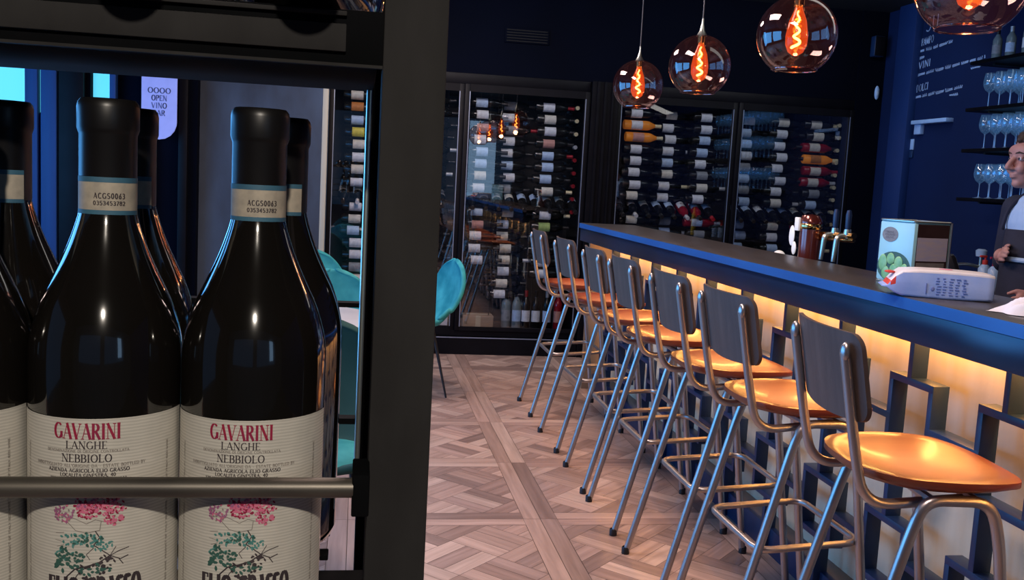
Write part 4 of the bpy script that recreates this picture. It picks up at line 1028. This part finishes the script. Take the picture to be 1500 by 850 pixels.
def make_front_bottle():
    t = thing('red_wine_bottle', 'x', 'bottle', (0, 0, 0), 0, 'large red wine bottles on the rack')
    MB().lathe(prof_s, 64).obj('glass_body', 'bottle', t, ang=60)
    cp = MB().lathe([(.0157, HT-.0655), (.0160, HT-.064), (.0160, HT-.0205), (.0166, HT-.019), (.0172, HT-.017), (.0172, HT-.005), (.0166, HT-.002), (.0150, HT), (0, HT)], 48).obj('capsule', 'capsule', t)
    MB().lathe([(.0162, HT-.0665), (.0162, HT-.0455)], 40, a0=-PI/2-2.2, a1=-PI/2+2.2).obj('tax_band', 'band', t)
    bd = MB().lathe([(.0163, HT-.0665), (.0163, HT-.0640)], 40, a0=-PI/2-2.2, a1=-PI/2+2.2).lathe([(.0163, HT-.0480), (.0163, HT-.0450)], 40, a0=-PI/2-2.2, a1=-PI/2+2.2).obj('band_edging', 'bandblue', t)
    pr = MB(); r_ = .01635
    put(pr, text_quads('ACGS0063', .0175, .0030, .22, .12, False, .2), .0035, HT-.0572, r_, 0)
    put(pr, text_quads('0353453782', .018, .0022, .26, .16, False, .12), .0035, HT-.0610, r_, 0)
    pr.obj('band_print', 'ink', t, smooth=False)
    lb = MB().lathe([(LR, ZL_-.150), (LR, ZL_)], 64, a0=-PI/2-1.33, a1=-PI/2+1.38).obj('paper_label', 'paper', t)
    p_ = MB(); r_ = LR+.00025
    # 0 crimson 1 dark 2 grey 3 pink 4 mauve 5 teal 6 green
    put(p_, text_quads('GAVARINI', .0365, .0086, .17, .05), -.0035, vy(629), r_, 0)
    put(p_, text_quads('LANGHE', .0225, .0042, .17, .07), -.0035, vy(643.5), r_, 1)
    put(p_, text_quads('DENOMINAZIONE DI ORIGINE CONTROLLATA', .046, .0015, .24, .14, False), -.0035, vy(649), r_, 2)
    put(p_, text_quads('NEBBIOLO', .0275, .0044, .17, .07), -.0035, vy(663), r_, 1)
    put(p_, text_quads("IMBOTTIGLIATO ALL'ORIGINE DA - ESTATE BOTTLED BY", .064, .0017, .22, .13, False), -.003, vy(670.5), r_, 2)
    put(p_, text_quads('AZIENDA AGRICOLA ELIO GRASSO', .0455, .0020, .24, .13, False), -.003, vy(678), r_, 1)
    put(p_, text_quads('LOCALITA GINESTRA, 40', .0305, .0019, .24, .13, False), -.003, vy(684.5), r_, 1)
    put(p_, text_quads("12065 - MONFORTE D'ALBA - ITALIA", .0430, .0019, .24, .13, False), -.003, vy(691.5), r_, 1)
    put(p_, text_quads('2021', .0125, .0048, .18, .07), -.0035, vy(704), r_, 1)
    put(p_, text_quads('ELIO', .0185, .0145, .16, .07), -.0165, vy(872), r_, 1)
    put(p_, text_quads('GRASSO', .0290, .0145, .16, .07), .0120, vy(872), r_, 1)
    for sx, s0 in ((-1, 640), (1, 640)):
        for k_ in range(3): put(p_, text_quads('PRODUCT OF ITALY RED WINE', .036, .0013, .26, .18, False), sx*.0455, vy(690+k_*95), r_, 2, PI/2*sx)
    rnd = random.Random(11)
    def leaf(u, z, a_, L, W, mi):
        pts = [(-L/2, 0), (-L*.15, W/2), (L*.25, W*.42), (L/2, 0), (L*.25, -W*.42), (-L*.15, -W/2)]
        c_, s_ = math.cos(a_), math.sin(a_)
        p_.add([cyl(u+x*c_-y*s_, z+x*s_+y*c_, r_+.00003*mi) for x, y in pts], [tuple(range(6))], mi)
    def clump(px_, py_, rx, ry, n_, L, mis):
        for _ in range(n_):
            a_ = rnd.uniform(0, 2*PI); q = math.sqrt(rnd.random())
            x = (px_+rx*q*math.cos(a_)-148)/PXM-.0; y = vy(py_+ry*q*math.sin(a_))
            leaf(x, y, rnd.uniform(0, PI), rnd.uniform(.6, 1.2)*L, rnd.uniform(.4, .7)*L, rnd.choice(mis))
    clump(108, 740, 16, 13, 60, .0022, [4, 4, 3, 2]); clump(143, 733, 18, 13, 80, .0024, [0, 0, 3, 0]); clump(177, 738, 17, 20, 95, .0022, [0, 3, 3, 0])
    clump(150, 727, 26, 8, 40, .0022, [3, 0]); clump(148, 722, 30, 10, 50, .002, [3, 0, 4])
    clump(132, 778, 30, 11, 60, .0024, [5, 5, 6]); clump(160, 786, 16, 8, 26, .0022, [5])
    clump(112, 800, 20, 10, 22, .0028, [5, 6]); clump(108, 815, 16, 14, 12, .0040, [6, 6]); clump(125, 808, 16, 12, 16, .0030, [6])
    clump(150, 822, 26, 9, 30, .0028, [1, 6]); clump(165, 812, 14, 10, 20, .0024, [1]); clump(150, 836, 14, 4, 8, .003, [1])
    def branch(pts, wd, mi=1):
        P = [((a_-148)/PXM, vy(b_)) for a_, b_ in pts]
        for a_, b_ in zip(P, P[1:]):
            dx, dz = b_[0]-a_[0], b_[1]-a_[1]; l = math.hypot(dx, dz); nx_, nz_ = -dz/l*wd/2, dx/l*wd/2
            p_.add([cyl(a_[0]+nx_, a_[1]+nz_, r_), cyl(a_[0]-nx_, a_[1]-nz_, r_), cyl(b_[0]-nx_, b_[1]-nz_, r_), cyl(b_[0]+nx_, b_[1]+nz_, r_)], [(0, 1, 2, 3)], mi)
    branch([(113, 752), (125, 764), (140, 768), (158, 764), (160, 750)], .0004, 2); branch([(120, 745), (140, 754), (152, 748), (166, 752)], .0004, 2)
    branch([(152, 765), (158, 775), (150, 786), (162, 795), (172, 803)], .0006); branch([(172, 803), (185, 797), (198, 794)], .0005); branch([(172, 803), (186, 810), (197, 806)], .0006); branch([(183, 808), (190, 818)], .0005)
    branch([(172, 803), (158, 812), (140, 818), (124, 822), (110, 836)], .0008); branch([(140, 818), (128, 830), (118, 846)], .0005); branch([(150, 790), (140, 800), (145, 808)], .0004)
    branch([(95, 770), (108, 768)], .0003, 2); branch([(94, 780), (106, 782)], .0003, 2); branch([(97, 790), (108, 786)], .0003, 2); branch([(172, 803), (180, 790)], .0004)
    p_.obj('label_print', ['crimson', 'ink', 'greyink', 'pink', 'mauve', 'tealink', 'greenink'], lb, smooth=False)
    return t
fb = make_front_bottle()
spots = [(-.1465, .600, 4, 'red wine bottle with cream floral label, front row, left of the two whole ones'),
         (-.0600, .600, 1, 'red wine bottle with cream floral label, front row, closest to the rack post'),
         (-.2330, .600, 2, 'red wine bottle cut by the left edge, only its shoulder and label edge showing'),
         (-.0520, .690, -150, 'red wine bottle in the rear row, half hidden, nearest the rack post'),
         (-.1535, .690, -170, 'red wine bottle in the rear row showing between the two whole front bottles'),
         (-.2335, .690, 150, 'red wine bottle in the rear row at the left edge, black capsule showing')]
for i, (x, y, rz, lab) in enumerate(spots):
    o = fb if i == 0 else copy_tree(fb)
    o.location = (x, y, ZB); o['label'] = lab; o.rotation_euler[2] = R(rz)
    if i > 2: o.rotation_euler[2] = R([-75, -62, -66][i-3])

# bottles lying on the upper shelf, necks toward the room
for i, x in enumerate((-.030, -.121, -.212, -.303)):
    o = copy_tree(fb); o.rotation_euler = (R(88.3), 0, 0); o.location = (x, .50+HT, 1.4625); o['group'] = 'bottles lying on the upper rack shelf'
    o['label'] = 'red wine bottle lying neck forward on the upper rack shelf, %s from the post' % ORD[i]
# ------------------------------------------------------------------ bartender
pe = thing('person', 'person behind the bar in pale blue shirt and dark apron, facing left', 'person', (2.922, 3.79, 0))
def cap_(mb, a_, b_, ra, rb, n_=8):
    a_, b_ = Vector(a_), Vector(b_)
    mb.tube([a_.lerp(b_, i/n_) for i in range(n_+1)], [ra+(rb-ra)*i/n_ for i in range(n_+1)], 16)
    mb.ell(a_, (ra,)*3, 14, 10); mb.ell(b_, (rb,)*3, 14, 10)
hx, hz = -.055, 1.545   # head centre (faces -X)
bm_ = MB()
bm_.ell((hx+.010, 0, hz+.035), (.098, .078, .088)).ell((hx-.030, 0, hz-.035), (.062, .058, .078)).ell((hx-.062, 0, hz-.092), (.024, .026, .020))
bm_.ell((hx-.070, 0, hz+.045), (.028, .060, .035))                       # brow
bm_.tube([(hx-.088, 0, hz+.020), (hx-.104, 0, hz+.0), (hx-.118, 0, hz-.024)], [.010, .012, .014], 12).ell((hx-.115, 0, hz-.027), (.014, .013, .010))
bm_.ell((hx-.103, .012, hz-.030), (.010, .008, .008)).ell((hx-.103, -.012, hz-.030), (.010, .008, .008))
bm_.ell((hx-.088, 0, hz-.052), (.012, .024, .006)).ell((hx-.086, 0, hz-.064), (.012, .021, .007)) # lips
bm_.ell((hx-.074, .030, hz-.028), (.022, .022, .026)).ell((hx-.074, -.030, hz-.028), (.022, .022, .026)) # cheeks
for sy in (-1, 1): bm_.ell((hx+.022, .080*sy, hz-.008), (.017, .008, .030)); bm_.ell((hx-.082, .031*sy, hz+.013), (.010, .014, .010))
cap_(bm_, (hx+.035, 0, hz-.06), (.015, 0, 1.37), .056, .062)
cap_(bm_, (.02, 0, 1.30), (.02, 0, 1.02), .105, .10); bm_.ell((.02, 0, 1.28), (.105, .165, .13)).ell((.02, 0, 1.05), (.10, .15, .15)).ell((.03, 0, .93), (.115, .165, .12))
bm_.ell((.02, 0, 1.375), (.07, .13, .045))
for sy in (-1, 1):
    cap_(bm_, (.03, .09*sy, .90), (.03, .095*sy, .50), .085, .055); cap_(bm_, (.03, .095*sy, .50), (.045, .10*sy, .09), .054, .036)
    bm_.ell((-.02, .10*sy, .045), (.125, .045, .042))
ARM = {1: [(.03, .185, 1.345), (.035, .235, 1.10), (-.09, .08, 1.13)], -1: [(.02, -.185, 1.345), (.05, -.235, 1.09), (-.13, -.20, .99)]}
for sy in (-1, 1):
    s_, e_, w_ = ARM[sy]
    cap_(bm_, s_, e_, .052, .040); cap_(bm_, e_, w_, .040, .026)
    d_ = (Vector(w_)-Vector(e_)).normalized(); pc = Vector(w_)+d_*.045; bm_.ell(pc, (.042, .020, .034))
    sd = Vector((0, 1, 0)); upv = d_.cross(sd).normalized()
    for k_, (off, ln) in enumerate(((-.026, .058), (-.009, .068), (.009, .064), (.026, .050))):
        b0 = pc+d_*.030+upv*off; p1 = b0+d_*ln*.45; p2 = p1+d_*ln*.28-sd*.5*sy*ln*.5; p3 = p2-sd*ln*.32*sy-d_*.006
        bm_.tube([b0, p1, p2, p3], [.0092, .0085, .008, .007], 10); bm_.ell(p3, (.007,)*3, 8, 6)
    b0 = pc-d_*.015-upv*.026; p1 = b0-upv*.018+d_*.022-sd*.012*sy; p2 = p1+d_*.028-sd*.014*sy
    bm_.tube([b0, p1, p2], [.012, .010, .008], 10); bm_.ell(p2, (.008,)*3, 8, 6)
body = bm_.obj('body', 'skin', pe, ang=180)
md = body.modifiers.new('join', 'REMESH'); md.mode = 'VOXEL'; md.voxel_size = .005; md.use_smooth_shade = True
md = body.modifiers.new('soft', 'SMOOTH'); md.iterations = 3; md.factor = .5
# eyes
for sy in (-1, 1):
    MB().ell((hx-.080, .031*sy, hz+.013), (.0125, .0115, .0095), 16, 12).obj('eye', 'white', body)
    MB().ell((hx-.0905, .031*sy, hz+.013), (.004, .006, .006), 12, 8).obj('iris', 'ink', body)
    MB().tube([(hx-.094, .012*sy, hz+.036), (hx-.093, .032*sy, hz+.040), (hx-.080, .052*sy, hz+.034)], [.003, .0045, .002], 8).obj('eyebrow', 'hair', body)
# hair
hm = MB().ell((hx+.030, 0, hz+.065), (.100, .088, .075)).ell((hx+.065, 0, hz+.015), (.062, .082, .085))
rnd = random.Random(5)
for k_ in range(90):
    th_ = rnd.uniform(0, 2*PI); ph_ = rnd.uniform(0, 1.25)
    p = Vector((hx+.018+.098*math.sin(ph_)*math.cos(th_), .086*math.sin(ph_)*math.sin(th_), hz+.062+.075*math.cos(ph_)))
    if p.x < hx-.075: p.x = hx-.07
    hm.ell(p, (rnd.uniform(.012, .022), rnd.uniform(.012, .02), rnd.uniform(.012, .02)), 8, 6)
hr = hm.obj('hair', 'hair', pe, ang=180); md = hr.modifiers.new('join', 'REMESH'); md.mode = 'VOXEL'; md.voxel_size = .006; md.use_smooth_shade = True
# shirt
sm_ = MB().ell((.02, 0, 1.28), (.118, .182, .135)).ell((.02, 0, 1.10), (.114, .165, .17)).ell((.02, 0, 1.372), (.085, .145, .05)); cap_(sm_, (.02, 0, 1.30), (.02, 0, 1.0), .118, .115)
cap_(sm_, (.018, 0, 1.36), (.012, 0, 1.405), .072, .066)
sh = None
for sy in (-1,): s_, e_, w_ = ARM[sy]; cap_(sm_, s_, e_, .065, .054); cap_(sm_, e_, Vector(e_).lerp(Vector(w_), .25), .054, .048)
sh = sm_.obj('shirt', 'shirt', pe, ang=180); md = sh.modifiers.new('join', 'REMESH'); md.mode = 'VOXEL'; md.voxel_size = .007; md.use_smooth_shade = True
md = sh.modifiers.new('soft', 'SMOOTH'); md.iterations = 3
m_ = MB(); s_, e_, w_ = ARM[1]; cap_(m_, s_, e_, .063, .052); cap_(m_, e_, Vector(e_).lerp(Vector(w_), .35), .052, .042)
o = m_.obj('dark_sleeve', 'apron', pe, ang=180); md = o.modifiers.new('join', 'REMESH'); md.mode = 'VOXEL'; md.voxel_size = .007; md.use_smooth_shade = True
# apron: bib and skirt
m_ = MB()
for (zz, rx, ry) in ((1.26, 0, 0),): pass
rings = [(.42, .165, .215), (.60, .150, .200), (.80, .140, .190), (.95, .133, .182), (1.05, .130, .178), (1.15, .131, .180), (1.255, .128, .165)]
n_ = 36; vs = []
for zz, rx, ry in rings:
    for k_ in range(n_+1):
        a_ = R(78)+(R(282)-R(78))*k_/n_ ; vs.append((.02+rx*math.cos(a_), ry*math.sin(a_)*(1 if zz < 1.1 else .92), zz))
fs = [(i*(n_+1)+k_, i*(n_+1)+k_+1, (i+1)*(n_+1)+k_+1, (i+1)*(n_+1)+k_) for i in range(len(rings)-1) for k_ in range(n_)]
m_.v = vs; m_.f = fs; m_.m = [0]*len(fs)
ap = m_.obj('apron', 'apron', pe, ang=80); md = ap.modifiers.new('thick', 'SOLIDIFY'); md.thickness = .004
MB().tube([(.02+.137*math.cos(R(a_)), .187*math.sin(R(a_)), 1.125) for a_ in range(0, 360, 12)], .011, 8, closed=True).obj('apron_tie', 'shirt', pe)
for sy in (-1, 1): MB().tube(bez([(-.095, .10*sy, 1.25), (-.085, .085*sy, 1.35), (.0, .075*sy, 1.425)], .06), .009, 8).obj('apron_strap', 'apron', pe)
m_ = MB()
for sy in (-1, 1): m_.box(-.10, .14, .10*sy-.045, .10*sy+.045, 0, .06, bev=.02)
m_.obj('shoes', 'blackmetal', pe)
m_ = MB()
for sy in (-1, 1): cap_(m_, (.03, .09*sy, .92), (.03, .095*sy, .50), .10, .072); cap_(m_, (.03, .095*sy, .50), (.045, .10*sy, .10), .072, .06)
m_.ell((.03, 0, .93), (.122, .172, .12))
o = m_.obj('trousers', 'apron', pe, ang=180); md = o.modifiers.new('join', 'REMESH'); md.mode = 'VOXEL'; md.voxel_size = .008; md.use_smooth_shade = True

# ------------------------------------------------------------------ lights
def area(name, loc, target, sx, sy, e, col):
    l = bpy.data.lights.new(name, 'AREA'); l.shape = 'RECTANGLE'; l.size = sx; l.size_y = sy; l.energy = e; l.color = col
    o = bpy.data.objects.new(name, l); COL.objects.link(o); o.location = loc
    o.rotation_euler = (Vector(target)-Vector(loc)).to_track_quat('-Z', 'Y').to_euler(); return o
BLUE = (.10, .42, 1.)
for y in (2.6, 5.1): area('daylight_window', (XL+.02, y-.05, 1.45), (XL+1, y-.05, 1.40), 2.1, 1.8, 75, BLUE)
area('daylight_rear', (2.2, YN+.02, 1.7), (2.2, YN+1, 1.68), .5, 1.4, 3, (.40, .66, 1.))
o = area('bar_led_glow', (1.62, 3.35, 1.01), (1.68, 3.35, .55), 5.3, .03, 24, (1, .43, .10))
o.rotation_euler = (0, R(8), R(0)); l = o.data; l.size = .03; l.size_y = 5.3
for y in (1.5, 3.6, 5.6):
    area('ceiling_fill_light', (.35, y, CZ-.02), (.35, y, 0), .5, .9, 46, (1, .76, .69))  # unseen overhead fill, added to brighten the floor
for x, y in ((.9, YB-1.2), (2.9, YB-1.2)): area('cabinet_wash', (x, y, CZ-.03), (x, YB+.1, 1.3), 1.4, .25, 13, (.90, .93, 1.))  # unseen lamps added to brighten the bottle labels
sl = bpy.data.lights.new('rack_spot', 'SPOT'); sl.energy = 100; sl.spot_size = R(26); sl.spot_blend = .4; sl.color = (1, .89, .76); sl.shadow_soft_size = .03
so = bpy.data.objects.new('rack_spot', sl); COL.objects.link(so); so.location = (.05, -1.2, 2.25); so.rotation_euler = (Vector((-.1, .58, 1.15))-so.location).to_track_quat('-Z', 'Y').to_euler()
area('seat_wash', (1.9, 3.6, CZ-.03), (1.2, 3.6, .8), .3, 3.5, 5, (1, .95, .90))
area('side_daylight_fill', (-2.7, 6.2, 1.5), (0, .6, 1.35), 1.0, 2.2, 45, BLUE)  # unseen lamp added for blue rims on the bottle necks
# cool strip over the bottle shelves
area('shelf_light', (3.3, 4.6, CZ-.05), (3.9, 4.9, 1.5), .5, 1.6, 3.5, (.5, .75, 1.))

w_ = bpy.data.worlds.new('world'); SC.world = w_; w_.use_nodes = True
w_.node_tree.nodes['Background'].inputs[0].default_value = (.25, .5, 1, 1); w_.node_tree.nodes['Background'].inputs[1].default_value = .1
SC.view_settings.view_transform = 'Standard'
SC.view_settings.look = 'None'
SC.view_settings.exposure = 0
SC.cycles.max_bounces = 8; SC.cycles.transparent_max_bounces = 24; SC.cycles.use_denoising = True
SC.cycles.sample_clamp_indirect = 6
